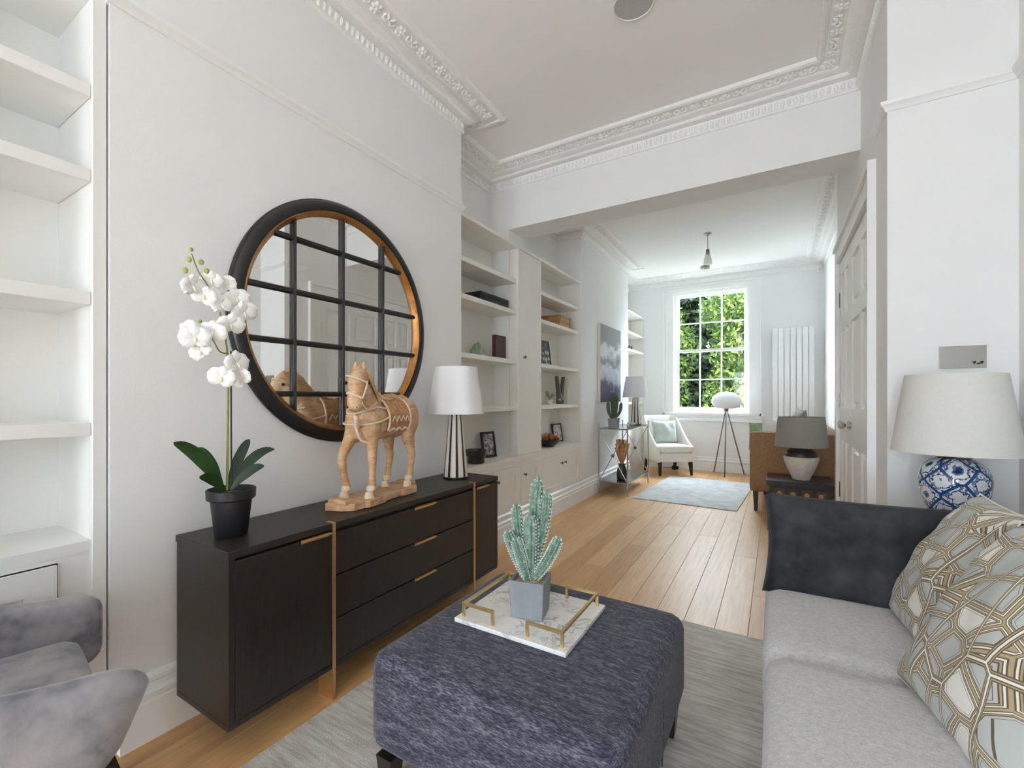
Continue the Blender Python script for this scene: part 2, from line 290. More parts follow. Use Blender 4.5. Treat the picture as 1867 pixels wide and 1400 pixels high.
# ---------------------------------------------------------------- mesh builder
class MB:
    def __init__(s): s.v = []; s.f = []; s.uv = None
    def add(s, vs, fs):
        o = len(s.v); s.v += [tuple(p) for p in vs]; s.f += [tuple(i + o for i in f) for f in fs]; return s
    def box(s, x0, x1, y0, y1, z0, z1):
        v = [(x0, y0, z0), (x1, y0, z0), (x1, y1, z0), (x0, y1, z0), (x0, y0, z1), (x1, y0, z1), (x1, y1, z1), (x0, y1, z1)]
        return s.add(v, [(3, 2, 1, 0), (4, 5, 6, 7), (0, 1, 5, 4), (1, 2, 6, 5), (2, 3, 7, 6), (3, 0, 4, 7)])
    def obox(s, c, size, rot=None):
        h = [d / 2 for d in size]; m = rot if rot is not None else Matrix.Identity(3)
        v = [Vector(c) + m @ Vector((x * h[0], y * h[1], z * h[2])) for z in (-1, 1) for x, y in ((-1, -1), (1, -1), (1, 1), (-1, 1))]
        return s.add(v, [(3, 2, 1, 0), (4, 5, 6, 7), (0, 1, 5, 4), (1, 2, 6, 5), (2, 3, 7, 6), (3, 0, 4, 7)])
    def loft(s, rings, caps=True, closed=False):
        n = len(rings[0]); vs = [p for r in rings for p in r]; fs = []
        k = len(rings)
        for i in range(k if closed else k - 1):
            a, b = i * n, ((i + 1) % k) * n
            for j in range(n): fs.append((a + j, a + (j + 1) % n, b + (j + 1) % n, b + j))
        if caps and not closed:
            fs.append(tuple(range(n))[::-1]); fs.append(tuple(range((k - 1) * n, k * n)))
        return s.add(vs, fs)
    def lathe(s, prof, seg=32, c=(0, 0, 0), caps=True, rfun=None):
        rings = [[(c[0] + r * (rfun(2 * math.pi * j / seg) if rfun else 1) * math.cos(2 * math.pi * j / seg), c[1] + r * (rfun(2 * math.pi * j / seg) if rfun else 1) * math.sin(2 * math.pi * j / seg), c[2] + z) for j in range(seg)] for r, z in prof]
        return s.loft(rings, caps)
    def tube(s, pts, rad, seg=10, caps=True, flat=1.0, rfun=None, up=(0, 0, 1)):
        pts = [Vector(p) for p in pts]; n = len(pts)
        rad = [rad] * n if not hasattr(rad, '__len__') else rad
        rings = []; prev = None
        for i, p in enumerate(pts):
            t = (pts[min(i + 1, n - 1)] - pts[max(i - 1, 0)]).normalized()
            if prev is None:
                u = Vector(up) if abs(t.dot(Vector(up))) < .9 else Vector((1, 0, 0))
                a = (u - t * u.dot(t)).normalized()
            else: a = (prev - t * prev.dot(t)).normalized()
            prev = a; b = t.cross(a)
            rr = rad[i] if hasattr(rad[i], '__len__') else (rad[i], rad[i] * flat)
            rings.append([p + a * rr[0] * (rfun(2 * math.pi * j / seg) if rfun else 1) * math.cos(2 * math.pi * j / seg) + b * rr[1] * (rfun(2 * math.pi * j / seg) if rfun else 1) * math.sin(2 * math.pi * j / seg) for j in range(seg)])
        return s.loft(rings, caps)
    def ball(s, c, r, seg=16, rings=10, rot=None):
        r = (r, r, r) if not hasattr(r, '__len__') else r; m = rot or Matrix.Identity(3); rr = []
        for i in range(1, rings):
            a = math.pi * i / rings
            rr.append([Vector(c) + m @ Vector((r[0] * math.sin(a) * math.cos(2 * math.pi * j / seg), r[1] * math.sin(a) * math.sin(2 * math.pi * j / seg), -r[2] * math.cos(a))) for j in range(seg)])
        o = len(s.v); s.loft(rr, False)
        b = len(s.v); s.v += [tuple(Vector(c) + m @ Vector((0, 0, -r[2]))), tuple(Vector(c) + m @ Vector((0, 0, r[2])))]
        l = o + (rings - 2) * seg
        for j in range(seg):
            s.f.append((b, o + (j + 1) % seg, o + j)); s.f.append((b + 1, l + j, l + (j + 1) % seg))
        return s
    def prism(s, poly, z0, z1):
        return s.loft([[(x, y, z0) for x, y in poly], [(x, y, z1) for x, y in poly]])
    def soft(s, c, half, r, n=10, crown=0., rot=None, sag=0.):
        half = Vector(half); m = rot or Matrix.Identity(3); inner = [max(h - r, .001) for h in half]
        bm = bmesh.new(); bmesh.ops.create_cube(bm, size=2); bmesh.ops.subdivide_edges(bm, edges=bm.edges[:], cuts=n, use_grid_fill=True)
        bm.verts.ensure_lookup_table(); vs = []
        for v in bm.verts:
            def w(q): return math.copysign(abs(q) ** .75, q)
            p = Vector((w(v.co.x) * half.x, w(v.co.y) * half.y, w(v.co.z) * half.z))
            q = Vector([max(-inner[i], min(inner[i], p[i])) for i in range(3)]); d = p - q
            if d.length > 1e-9: p = q + d.normalized() * r
            k = max(0, 1 - (p.x / half.x) ** 2) * max(0, 1 - (p.y / half.y) ** 2)
            if p.z > 0: p.z += crown * k
            vs.append(Vector(c) + m @ p)
        fs = [tuple(x.index for x in f.verts) for f in bm.faces]; bm.free(); return s.add(vs, fs)
    def build(s, name, mat, parent=None, smooth=40, bevel=0., kind=None, seg=2):
        me = bpy.data.meshes.new(name); me.from_pydata(s.v, [], s.f)
        bm = bmesh.new(); bm.from_mesh(me)
        bmesh.ops.recalc_face_normals(bm, faces=bm.faces[:])
        if bevel:
            es = [e for e in bm.edges if len(e.link_faces) == 2 and e.calc_face_angle(0) > R(35)]
            bmesh.ops.bevel(bm, geom=es, offset=bevel, segments=seg, affect='EDGES', clamp_overlap=True, profile=.5)
        bm.to_mesh(me); bm.free()
        if smooth:
            me.polygons.foreach_set('use_smooth', [True] * len(me.polygons)); me.set_sharp_from_angle(angle=R(smooth))
        me.materials.append(mat)
        o = bpy.data.objects.new(name, me); COL.objects.link(o)
        if parent is not None: o.parent = parent
        if kind: o['kind'] = kind
        return o
def tag(o, label, cat, group=None):
    o['label'] = label; o['category'] = cat
    if group: o['group'] = group
    return o
def thing(name, label, cat, loc=(0, 0, 0), rz=0., group=None, rx=0., ry=0.):
    o = bpy.data.objects.new(name, None); COL.objects.link(o); o.location = loc; o.rotation_euler = (rx, ry, rz); o.empty_display_size = .1
    return tag(o, label, cat, group)
def struct(name, mb, mat, parent=None, label=None, **kw):
    o = mb.build(name, mat, parent, **kw)
    if parent is None: o['kind'] = 'structure'
    if label: o['label'] = label
    return o
def clone(o, parent, loc=None, rot=None, scale=None):
    c = o.copy(); COL.objects.link(c); c.parent = parent
    if loc is not None: c.location = loc
    if rot is not None: c.rotation_euler = rot
    if scale is not None: c.scale = scale
    return c
def copy_tree(o, parent=None):
    c = o.copy(); COL.objects.link(c); c.parent = parent
    for ch in list(o.children): copy_tree(ch, c)
    return c
def sweep(path, prof, closed=False):
    """mitred sweep; path of (x,y), room on the LEFT of travel; prof of (p out of the wall, z)."""
    n = len(path); mb = MB(); rings = []
    P = [Vector((x, y)) for x, y in path]
    for i in range(n):
        def nrm(a, b):
            d = (b - a).normalized(); return Vector((-d.y, d.x))
        if closed: n1 = nrm(P[i - 1], P[i]); n2 = nrm(P[i], P[(i + 1) % n])
        else:
            n1 = nrm(P[i - 1], P[i]) if i > 0 else nrm(P[0], P[1]); n2 = nrm(P[i], P[i + 1]) if i < n - 1 else n1
        m = (n1 + n2); m = m / max(m.dot(n1), .2)
        rings.append([(P[i].x + m.x * p, P[i].y + m.y * p, z) for p, z in prof])
    mb.loft(rings, not closed, closed); return mb
def gridmesh(fn, nu, nv, thick=0.):
    vs = [fn(i / nu, j / nv) for i in range(nu + 1) for j in range(nv + 1)]
    fs = [(i * (nv + 1) + j, (i + 1) * (nv + 1) + j, (i + 1) * (nv + 1) + j + 1, i * (nv + 1) + j + 1) for i in range(nu) for j in range(nv)]
    m = MB(); m.add(vs, fs); return m
def pillow(w, h, t, n=18, pinch=.05, ear=.0):
    def side(sgn):
        def fn(a, b):
            u, v = 2 * a - 1, 2 * b - 1
            k = max(0, (1 - u ** 2) * (1 - v ** 2)) ** .42
            wr = .012 * math.sin(7 * u + 3 * v) * k + .010 * math.sin(5 * v * u * 3 + 2) * k
            return (u * w / 2 * (1 - pinch * (1 - v * v)), v * h / 2 * (1 - pinch * (1 - u * u)), sgn * (t / 2 * k + wr * .5))
        return gridmesh(fn, n, n)
    m = side(1); b = side(-1); m.add(b.v, b.f); return m
def weld(o, d=1e-4):
    bm = bmesh.new(); bm.from_mesh(o.data); bmesh.ops.remove_doubles(bm, verts=bm.verts[:], dist=d); bmesh.ops.recalc_face_normals(bm, faces=bm.faces[:]); bm.to_mesh(o.data); bm.free(); return o

# ================================================================ SETTING
CH = 3.2
floor = struct('floor', MB().box(-2.36, 1.0, -4.15, 8.3, -.12, -.014), M('subfloor', srgb(90, 66, 44), .8), smooth=0)
row = 0; x = -.418 - .149 * 12
while x < .84:
    x0, x1 = max(x, -2.2), min(x + .149, .84)
    if x1 - x0 > .02:
        y = -4.0 - random.uniform(0, 1.2)
        while y < 8.14:
            L = random.choice((2.0, 2.4, 2.8)); y0, y1 = max(y, -4.0), min(y + L, 8.14); y += L
            if y1 - y0 < .05: continue
            if (x0 > .44 and y0 > 2.76 and y1 < 4.75) : continue
            m = MB().box(-(x1 - x0) / 2 + .0006, (x1 - x0) / 2 - .0006, -(y1 - y0) / 2 + .0005, (y1 - y0) / 2 - .0005, -.014, 0)
            p = m.build('plank', OAK, floor, smooth=0, bevel=.0012, seg=1); p.location = ((x0 + x1) / 2, (y0 + y1) / 2, 0)
    x += .149
struct('ceiling', MB().box(-2.36, 1.0, -4.15, 8.3, CH, CH + .12), CEIL, smooth=0)
struct('wall_left', MB().box(-2.36, -2.21, -4.15, 8.3, 0, CH), WHITE, smooth=0)
struct('wall_chimney', MB().box(-2.21, -1.865, .6, 2.6, 0, CH), WHITE, smooth=0)
struct('wall_unseen_shading', MB().box(-2.21, -1.865, -4.0, -.2, 0, CH), WHITE, smooth=0)  # unseen wall, added to keep daylight off the left bookcase shelves
struct('wall_chimney_rear', MB().box(-2.21, -1.905, 5.05, 7.02, 0, CH), WHITE, smooth=0)
struct('wall_divider', MB().box(-2.21, -2.01, 3.53, 3.82, 0, CH).box(-2.01, .43, 3.53, 3.82, 2.69, CH), WHITE, smooth=0)
struct('wall_right', MB().box(.84, 1.0, -4.15, 2.75, 0, CH), WHITE, smooth=0)
DY0, DY1, DZ = 3.16, 4.66, 2.28
struct('wall_hall', MB().box(.43, 1.0, 2.75, DY0, 0, CH).box(.43, 1.0, DY1, 4.76, 0, CH).box(.43, 1.0, DY0, DY1, DZ, CH).box(.53, 1.0, DY0, DY1, 0, DZ), WHITE, smooth=0)
struct('wall_right_rear', MB().box(.585, 1.0, 4.76, 8.3, 0, CH), WHITE, smooth=0)
WX0, WX1, WZ0, WZ1 = -1.46, -.34, .93, 2.94
struct('wall_back', MB().box(-2.21, WX0, 8.14, 8.42, 0, CH).box(WX1, .585, 8.14, 8.42, 0, CH).box(WX0, WX1, 8.14, 8.42, 0, WZ0).box(WX0, WX1, 8.14, 8.42, WZ1, CH), WHITE, smooth=0)
FW = [(-1.5, -.9), (-.2, .4)]; FZ0, FZ1 = .1, 2.25  # unseen end wall and openings, placed and sized to even out the light
wf = MB()
for a, b in ((-1.865, -1.5), (-.9, -.2), (.4, .84)): wf.box(a, b, -4.15, -4.0, 0, CH)
for a, b in FW: wf.box(a, b, -4.15, -4.0, 0, FZ0).box(a, b, -4.15, -4.0, FZ1, CH)
struct('wall_front', wf, WHITE, smooth=0)

# cornices
CPROF = [(0, 3.05), (.012, 3.05), (.018, 3.062), (.014, 3.07), (.014, 3.115), (.006, 3.12), (.006, 3.131), (.055, 3.132), (.066, 3.14), (.066, 3.148), (.085, 3.15), (.104, 3.156), (.116, 3.166), (.118, 3.172), (.19, 3.184), (.198, 3.174), (.212, 3.172), (.226, 3.18), (.232, 3.199), (0, 3.199)]
FRONT = [(.43, 3.53), (-2.21, 3.53), (-2.21, 2.6), (-1.865, 2.6), (-1.865, .6), (-2.21, .6), (-2.21, -.2), (-1.865, -.2), (-1.865, -4.0), (.84, -4.0), (.84, 2.75), (.43, 2.75)]
REAR = [(.585, 8.14), (-2.21, 8.14), (-2.21, 7.02), (-1.905, 7.02), (-1.905, 5.05), (-2.21, 5.05), (-2.21, 3.82), (.43, 3.82), (.43, 4.76), (.585, 4.76)]
trim1 = struct('trim_1', sweep(FRONT, CPROF, True), PLASTER, label='deep white plaster cornice with flower band around the front room', smooth=25)
trim2 = struct('trim_2', sweep(REAR, CPROF, True), PLASTER, label='white plaster cornice with flower band around the window room', smooth=25)
ro = MB()
for k in range(6):
    a = k * math.pi / 3; ro.ball((.02 * math.cos(a), .02 * math.sin(a), .004), (.015, .012, .009), 8, 5, Matrix.Rotation(a, 3, 'Z'))
ro.ball((0, 0, .006), (.01, .01, .012), 8, 5)
lf = MB()
for sgn in (-1, 1):
    lf.tube([(sgn * .002, 0, .004), (sgn * .018, .012, .01), (sgn * .034, .008, .009), (sgn * .04, -.006, .006), (sgn * .032, -.014, .004)], [.008, .01, .008, .006, .004], 6)
    lf.tube([(sgn * .006, -.004, .004), (sgn * .016, -.018, .008), (sgn * .026, -.026, .004)], [.007, .008, .003], 6)
ros0 = leaf0 = None
def ornament(trim, a, b, step=.088):
    global ros0, leaf0
    A, B = Vector(a), Vector(b); d = (B - A); L = d.length; d /= L; nn = Vector((-d.y, d.x)); n = max(1, int(L / step))
    for i in range(n):
        t = (i + .5) / n * L; p = A + d * t + nn * .152
        # facing down and slightly into the room; local x along the wall
        X = Vector((d.x, d.y, 0)); Z = Vector((nn.x * .16, nn.y * .16, -.98)).normalized(); Yv = Z.cross(X)
        rot = Matrix((X, Yv, Z)).transposed().to_euler()
        loc = (p.x, p.y, 3.179)
        if i % 2 == 0:
            if ros0 is None: o = ros0 = ro.build('rosette', PLASTER, trim); o.location = loc; o.rotation_euler = rot
            else: clone(ros0, trim, loc, rot)
        else:
            if leaf0 is None: o = leaf0 = lf.build('leaf_scroll', PLASTER, trim); o.location = loc; o.rotation_euler = rot
            else: clone(leaf0, trim, loc, rot)
for a, b in (((-1.865, 2.75), (-1.865, .9)), ((.3, 3.53), (-2.05, 3.53)), ((-2.21, 3.4), (-2.21, 2.75)), ((-2.1, 2.6), (-1.75, 2.6)), ((.43, 2.5), (.43, 3.42))): ornament(trim1, a, b)
for a, b in (((-1.905, 7.1), (-1.905, 5.0)), ((.2, 8.14), (-1.95, 8.14)), ((.585, 4.9), (.585, 8.0)), ((.43, 3.9), (.43, 4.7)), ((-2.0, 3.82), (.3, 3.82))): ornament(trim2, a, b, .11)
dn = MB()
def dentils(mb, a, b, step=.034):
    A, B = Vector(a), Vector(b); d = (B - A); L = d.length; d /= L; nn = Vector((-d.y, d.x)); n = int(L / step)
    for i in range(n):
        p = A + d * ((i + .5) / n * L) + nn * .017
        mb.ball((p.x, p.y, 3.093), (.011, .011, .024), 6, 5)
for a, b in (((-1.865, 2.6), (-1.865, .9)), ((.43, 3.53), (-2.21, 3.53)), ((-2.21, 3.53), (-2.21, 2.6)), ((-2.21, 2.6), (-1.865, 2.6)), ((.43, 2.75), (.43, 3.53))): dentils(dn, a, b)
dn.build('egg_moulding', PLASTER, trim1, kind='stuff')

# picture rails, baseboards
RAIL = [(0, 2.505), (.008, 2.505), (.014, 2.52), (.026, 2.53), (.028, 2.545), (.012, 2.553), (0, 2.555)]
struct('trim_3', sweep([(-2.0, 2.6), (-1.865, 2.6), (-1.865, .6), (-1.95, .6)], RAIL), TRIM, smooth=30)
struct('trim_4', sweep([(.84, -3.95), (.84, 2.75), (.43, 2.75), (.43, 2.99)], RAIL), TRIM, smooth=30)
BB = [(0, 0), (.026, 0), (.026, .135), (.020, .142), (.020, .15), (.03, .156), (.030, .168), (.018, .178), (.014, .196), (.02, .202), (.018, .216), (.006, .228), (0, .228)]
struct('baseboard_left', sweep([(-1.95, 7.02), (-1.905, 7.02), (-1.905, 2.6), (-1.865, 2.6), (-1.865, .62)], BB), TRIM, smooth=30)
struct('baseboard_back', sweep([(.585, 4.8), (.585, 8.14), (-1.94, 8.14)], BB), TRIM, smooth=30)
struct('baseboard_right', sweep([(.84, -3.95), (.84, 2.75), (.43, 2.75), (.43, 3.02)], BB), TRIM, smooth=30)
struct('baseboard_front', sweep([(-1.86, -4.0), (.84, -4.0)], BB), TRIM, smooth=30)

# windows
def sash_window(name, x0, x1, z0, z1, y, sgn, cols, rows, label):
    """sgn=+1: outside is +y. y is the inner wall face."""
    ya_, yb_ = min(y + sgn * .02, y + sgn * .14), max(y + sgn * .02, y + sgn * .14)
    W = struct(name, MB().box(x0 + .001, x0 + .05, ya_, yb_, z0, z1 - .05).box(x1 - .05, x1 - .001, ya_, yb_, z0, z1 - .05).box(x0 + .001, x1 - .001, ya_, yb_, z1 - .05, z1 - .001), TRIM, label=label, smooth=0)
    yb = lambda a, b: (min(y + sgn * a, y + sgn * b), max(y + sgn * a, y + sgn * b))
    MB().box(x0 - .18, x1 + .18, *yb(-.045, .1), z0 - .03, z0 + .012).build('sill', TRIM, W, smooth=0, bevel=.006)
    a0, a1 = x0 + .04, x1 - .04; zm = (z0 + z1) / 2 + .02
    for (s0, s1, dd, botr, topr) in ((zm - .02, z1 - .04, .085, .045, .05), (z0 + .012, zm + .025, .045, .085, .045)):
        S = MB().box(a0 + .011, a0 + .045, *yb(dd, dd + .035), s0 + botr, s1 - topr).box(a1 - .045, a1 - .011, *yb(dd, dd + .035), s0 + botr, s1 - topr).box(a0 + .011, a1 - .011, *yb(dd, dd + .035), s0, s0 + botr).box(a0 + .011, a1 - .011, *yb(dd, dd + .035), s1 - topr, s1).build('sash', TRIM, W, smooth=0)
        g0, g1, h0, h1 = a0 + .045, a1 - .045, s0 + botr, s1 - topr
        for c in range(1, cols):
            xc = g0 + (g1 - g0) * c / cols; MB().box(xc - .011, xc + .011, *yb(dd + .004, dd + .03), h0, h1).build('glazing_bar', TRIM, S, smooth=0)
        for r in range(1, rows):
            zr = h0 + (h1 - h0) * r / rows; MB().box(g0, g1, *yb(dd + .005, dd + .029), zr - .011, zr + .011).build('glazing_bar', TRIM, S, smooth=0)
        for c in range(cols):
            for r in range(rows):
                MB().box(g0 + (g1 - g0) * c / cols, g0 + (g1 - g0) * (c + 1) / cols, *yb(dd + .015, dd + .019), h0 + (h1 - h0) * r / rows, h0 + (h1 - h0) * (r + 1) / rows).build('pane', PANE, S, smooth=0)
        if sgn > 0 and dd < .06:
            for fx in (.24, .78):
                MB().tube([(a0 + (a1 - a0) * fx, y + .044, s0 + .045), (a0 + (a1 - a0) * fx, y + .02, s0 + .04), (a0 + (a1 - a0) * fx, y + .016, s0 + .055)], .009, 8).build('sash_lift', STEEL, S)
    return W
win = sash_window('window_1', WX0, WX1, WZ0, WZ1, 8.14, 1, 3, 2, 'tall white sash window with twelve panes looking onto green trees')
AR = MB()
for x0, x1, z0, z1 in ((WX0 - .124, WX0 + .01, .85, WZ1 - .01), (WX1 - .01, WX1 + .124, .85, WZ1 - .01), (WX0 - .124, WX1 + .124, WZ1 - .009, 2.997)): AR.box(x0, x1, 8.115, 8.139, z0, z1)
for x0, x1, z0, z1 in ((WX0 - .15, WX0 - .125, .85, 2.997), (WX1 + .125, WX1 + .15, .85, 2.997), (WX0 - .15, WX1 + .15, 2.998, 3.022)): AR.box(x0, x1, 8.095, 8.139, z0, z1)
AR.build('architrave', TRIM, win, smooth=0)
MB().box(WX0 - .16, WX1 + .16, 8.085, 8.139, .80, .845).build('apron', TRIM, win, smooth=0, bevel=.008)
for i, (a, b) in enumerate(FW):
    sash_window('window_%d' % (i + 2), a, b, FZ0, FZ1, -4.0, -1, 2, 2, 'tall white unseen sash window behind the camera, sized and placed to even the light')

# hall double door (closed), in the wall x = .43
DX = .465
door = struct('door_1', MB().box(DX, .53, DY0 + .001, DY1 - .001, .002, DZ - .001), TRIM, label='wide white panelled double door with nickel knobs', smooth=0)
ym = (DY0 + DY1) / 2 + .16
for (l0, l1) in ((DY0 + .006, ym - .002), (ym + .002, DY1 - .006)):
    xf = DX - .028; st = .085; mid = (l0 + l1) / 2
    zs = [(.12, .30, 0), ]
    lm = MB(); fr = [(l0, l0 + st), (mid - .035, mid + .035), (l1 - st, l1)]
    for a, b in (fr[0], fr[2]): lm.box(xf, DX - .001, a, b, .01, DZ - .01)
    for z0, z1 in ((.01, .22), (.86, 1.12), (1.72, 1.83), (DZ - .12, DZ - .01)): lm.box(xf, DX - .001, fr[0][1], fr[2][0], z0, z1)
    for z0, z1 in ((.22, .86), (1.12, 1.72), (1.83, DZ - .12)): lm.box(xf, DX - .001, fr[1][0], fr[1][1], z0, z1)
    leafo = lm.build('door_leaf', TRIM, door, smooth=0)
    for a, b in ((l0 + st, mid - .035), (mid + .035, l1 - st)):
        for z0, z1 in ((.22, .86), (1.12, 1.72), (1.83, DZ - .12)):
            pm = MB().loft([[(DX - .0005, a, z0), (DX - .0005, b, z0), (DX - .0005, b, z1), (DX - .0005, a, z1)], [(DX - .008, a, z0), (DX - .008, b, z0), (DX - .008, b, z1), (DX - .008, a, z1)], [(DX - .008, a + .03, z0 + .03), (DX - .008, b - .03, z0 + .03), (DX - .008, b - .03, z1 - .03), (DX - .008, a + .03, z1 - .03)], [(DX - .02, a + .042, z0 + .042), (DX - .02, b - .042, z0 + .042), (DX - .02, b - .042, z1 - .042), (DX - .02, a + .042, z1 - .042)]])
            pm.build('door_panel', TRIM, leafo, smooth=0)
    ky = ym - .055 if l0 < ym - .2 and l1 < ym + .01 else ym + .055
    kb = MB(); 
    def lx(prof, c, seg=20):
        m = MB(); m.lathe(prof, seg); v = [(c[0] - z, c[1] + x, c[2] + y) for x, y, z in m.v]; return v, m.f
    v, f = lx([(.028, 0), (.028, .006), (.011, .008), (.011, .03), (.02, .036), (.027, .046), (.026, .058), (.016, .064)], (xf, ky, 1.0)); kb.add(v, f)
    kb.build('door_knob', CHROME, leafo)
for z in (.45, 1.17, 1.98): MB().box(DX - .034, DX - .026, DY1 - .012, DY1 - .002, z - .06, z + .06).build('hinge', STEEL, door, smooth=0)
ac = MB()
for (y0, y1, z0, z1) in ((DY0 - .104, DY0, 0, DZ), (DY1, DY1 + .09, 0, DZ), (DY0 - .104, DY1 + .09, DZ, DZ + .104)): ac.box(.412, .4299, y0, y1, z0, z1)
for (y0, y1, z0, z1) in ((DY0 - .135, DY0 - .105, 0, DZ + .105), (DY0 - .135, DY1 + .09, DZ + .1055, DZ + .135)): ac.box(.395, .4299, y0, y1, z0, z1)
struct('trim_5', ac, TRIM, smooth=0)

# garden beyond the window
g = MB().box(-14, 14, 8.7, 34, -3.4, -3.2).build('garden_ground', GRASS, None, smooth=0); g['kind'] = 'structure'
gw = MB().box(-9, 9, 16.2, 16.45, -3.2, .5).build('wall_garden', BRICKG, None, smooth=0); gw['kind'] = 'structure'
def tree(loc, crowns, n, size, mat, label, trunk_r=.16):
    T = thing('garden_tree', label, 'tree', loc, 0, 'trees beyond the window')
    ct = np.array(crowns); k = rng.integers(0, len(ct), n)
    d = rng.normal(size=(n, 3)); d /= np.linalg.norm(d, axis=1)[:, None]; rad = rng.uniform(.35, 1, n) ** .5
    P = ct[k, :3] + d * rad[:, None] * ct[k, 3:6]
    a = rng.normal(size=(n, 3)); a /= np.linalg.norm(a, axis=1)[:, None]
    b = rng.normal(size=(n, 3)); b -= a * (a * b).sum(1)[:, None]; b /= np.linalg.norm(b, axis=1)[:, None]
    s = rng.uniform(.6, 1.2, n)[:, None] * size
    V = np.stack([P - a * s, P + b * s * .45, P + a * s, P - b * s * .45], 1).reshape(-1, 3)
    me = bpy.data.meshes.new('foliage'); me.from_pydata(V.tolist(), [], [(4 * i, 4 * i + 1, 4 * i + 2, 4 * i + 3) for i in range(n)]); me.materials.append(mat)
    o = bpy.data.objects.new('foliage', me); COL.objects.link(o); o.parent = T; o['kind'] = 'stuff'
    c0 = ct[:, :3].mean(0); tm = MB(); tm.tube([(0, 0, 0), (.05, .02, c0[2] * .5), (c0[0] * .6, c0[1] * .6, c0[2])], [trunk_r, trunk_r * .8, trunk_r * .5], 10); tm.build('trunk', TRUNK, T)
    br = MB()
    for c in ct: br.tube([(c0[0] * .4, c0[1] * .4, c0[2] * .7), ((c[0] + c0[0] * .4) / 2, (c[1] + c0[1] * .4) / 2, c[2] * .9), tuple(c[:3])], [trunk_r * .4, trunk_r * .3, trunk_r * .1], 6)
    br.build('branches', TRUNK, T)
tree((-2.5, 12.0, -3.2), [(-.2, 0, 4.4, .95, .9, 1.0), (.1, 0, 5.5, .9, .9, .9), (-.3, 0, 6.3, .95, .8, .6), (0, 0, 3.4, .85, .8, .8)], 6500, .075, FOL1, 'pale green broad tree seen through the panes beside the cream chair')
tree((-.65, 12.0, -3.2), [(0, 0, 4.4, .85, .9, 1.0), (.1, 0, 5.5, .85, .9, .9), (-.1, 0, 6.4, .85, .8, .6), (0, 0, 3.4, .8, .8, .8)], 6500, .075, FOL1, 'yellow green leafy tree seen through the middle panes')
tree((1.2, 12.0, -3.2), [(-.1, 0, 4.4, .95, .9, .9), (.1, 0, 5.5, .95, .9, .8), (-.2, 0, 6.2, .9, .8, .7), (0, 0, 3.4, .9, .8, .8)], 6500, .075, FOL1, 'bright green leafy tree seen through the panes behind the tripod lamp')
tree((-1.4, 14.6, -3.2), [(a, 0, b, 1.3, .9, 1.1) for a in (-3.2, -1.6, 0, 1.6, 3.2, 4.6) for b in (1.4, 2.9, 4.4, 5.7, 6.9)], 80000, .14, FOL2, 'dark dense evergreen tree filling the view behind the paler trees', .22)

# ================================================================ BUILT-IN JOINERY
def shelf_board(mb_parent, x0, x1, y0, y1, ztop, mat, th=.035):
    return MB().box(x0, x1, y0, y1, ztop - th, ztop).build('shelf', mat, mb_parent, smooth=0, bevel=.002, seg=1)
def shaker_door(parent, x, y0, y1, z0, z1, mat, knob=None, name='door', inset=.06):
    d = MB().box(x - .02, x - .008, y0, y1, z0, z1)
    for a, b, c, e in ((y0, y1, z0, z0 + inset), (y0, y1, z1 - inset, z1), (y0, y0 + inset, z0 + inset, z1 - inset), (y1 - inset, y1, z0 + inset, z1 - inset)): d.box(x - .0085, x, a, b, c, e)
    o = d.build(name, mat, parent, smooth=0)
    if knob:
        m = MB(); m.lathe([(.006, 0), (.006, .012), (.013, .017), (.014, .024), (.008, .029)], 14)
        k = MB(); k.add([(x + z, knob[0] + a, knob[1] + b) for a, b, z in m.v], m.f); k.build('knob', STEEL, o)
    return o
BKX = -2.205
bc = thing('built_in_bookcase', 'tall cream built-in bookcase with two open bays and a narrow door between', 'bookcase')
BFX = -1.93
for (y0, y1) in ((2.602, 3.555), (3.985, 5.048)):
    for z in (2.235, 1.96, 1.525, 1.115): shelf_board(bc, BKX + .012, BFX - (.004), y0 + .018, y1 - .018, z, SHELFP, .038)
for (y0, y1) in ((2.602, 3.529), (3.822, 5.048)): MB().box(BKX, BKX + .012, y0, y1, .675, 2.51).build('back_panel', SHELFP, bc, smooth=0)
for (y0, y1) in ((2.602, 2.62), (3.53 + .3, 3.985 - .0), (5.03, 5.048)):
    MB().box(BKX + (.0 if y1 < 3.8 or y0 > 4 else .0), BFX - .002, y0 if y0 != 3.83 else 3.967, y1, .677, 2.508).build('side_panel', SHELFP, bc, smooth=0)
MB().box(-2.008, BFX - .002, 3.537, 3.555, .677, 2.508).build('side_panel', SHELFP, bc, smooth=0)
for (y0, y1) in ((2.602, 2.632), (3.535, 3.562), (3.978, 4.005), (5.02, 5.048)): MB().box(BFX - .002, BFX + .012, y0, y1, .677, 2.508).build('stile', SHELFP, bc, smooth=0, bevel=.0015, seg=1)
MB().box(-2.009, BFX + .02, 2.602, 5.048, 2.508, 2.535).build('top_board', SHELFP, bc, smooth=0, bevel=.003, seg=1)
MB().box(BKX, -2.009, 2.602, 3.528, 2.508, 2.535).box(BKX, -2.009, 3.823, 5.048, 2.508, 2.535).build('top_board', SHELFP, bc, smooth=0)
td = MB().box(BFX - .015, BFX + .008, 3.5635, 3.9765, .679, 2.505).build('tall_door', SHELFP, bc, smooth=0, bevel=.0015, seg=1)
m = MB(); m.lathe([(.006, 0), (.006, .012), (.014, .018), (.015, .026), (.008, .03)], 14)
k = MB(); k.add([(BFX + .008 + z, 3.64 + a, 1.555 + b) for a, b, z in m.v], m.f); k.build('knob', STEEL, td)
MB().box(-2.008, -1.895, 2.602, 5.048, .645, .676).box(BKX, -2.008, 2.602, 3.528, .645, .676).box(BKX, -2.008, 3.823, 5.048, .645, .676).build('counter', SHELFP, bc, smooth=0)
fx = -1.907
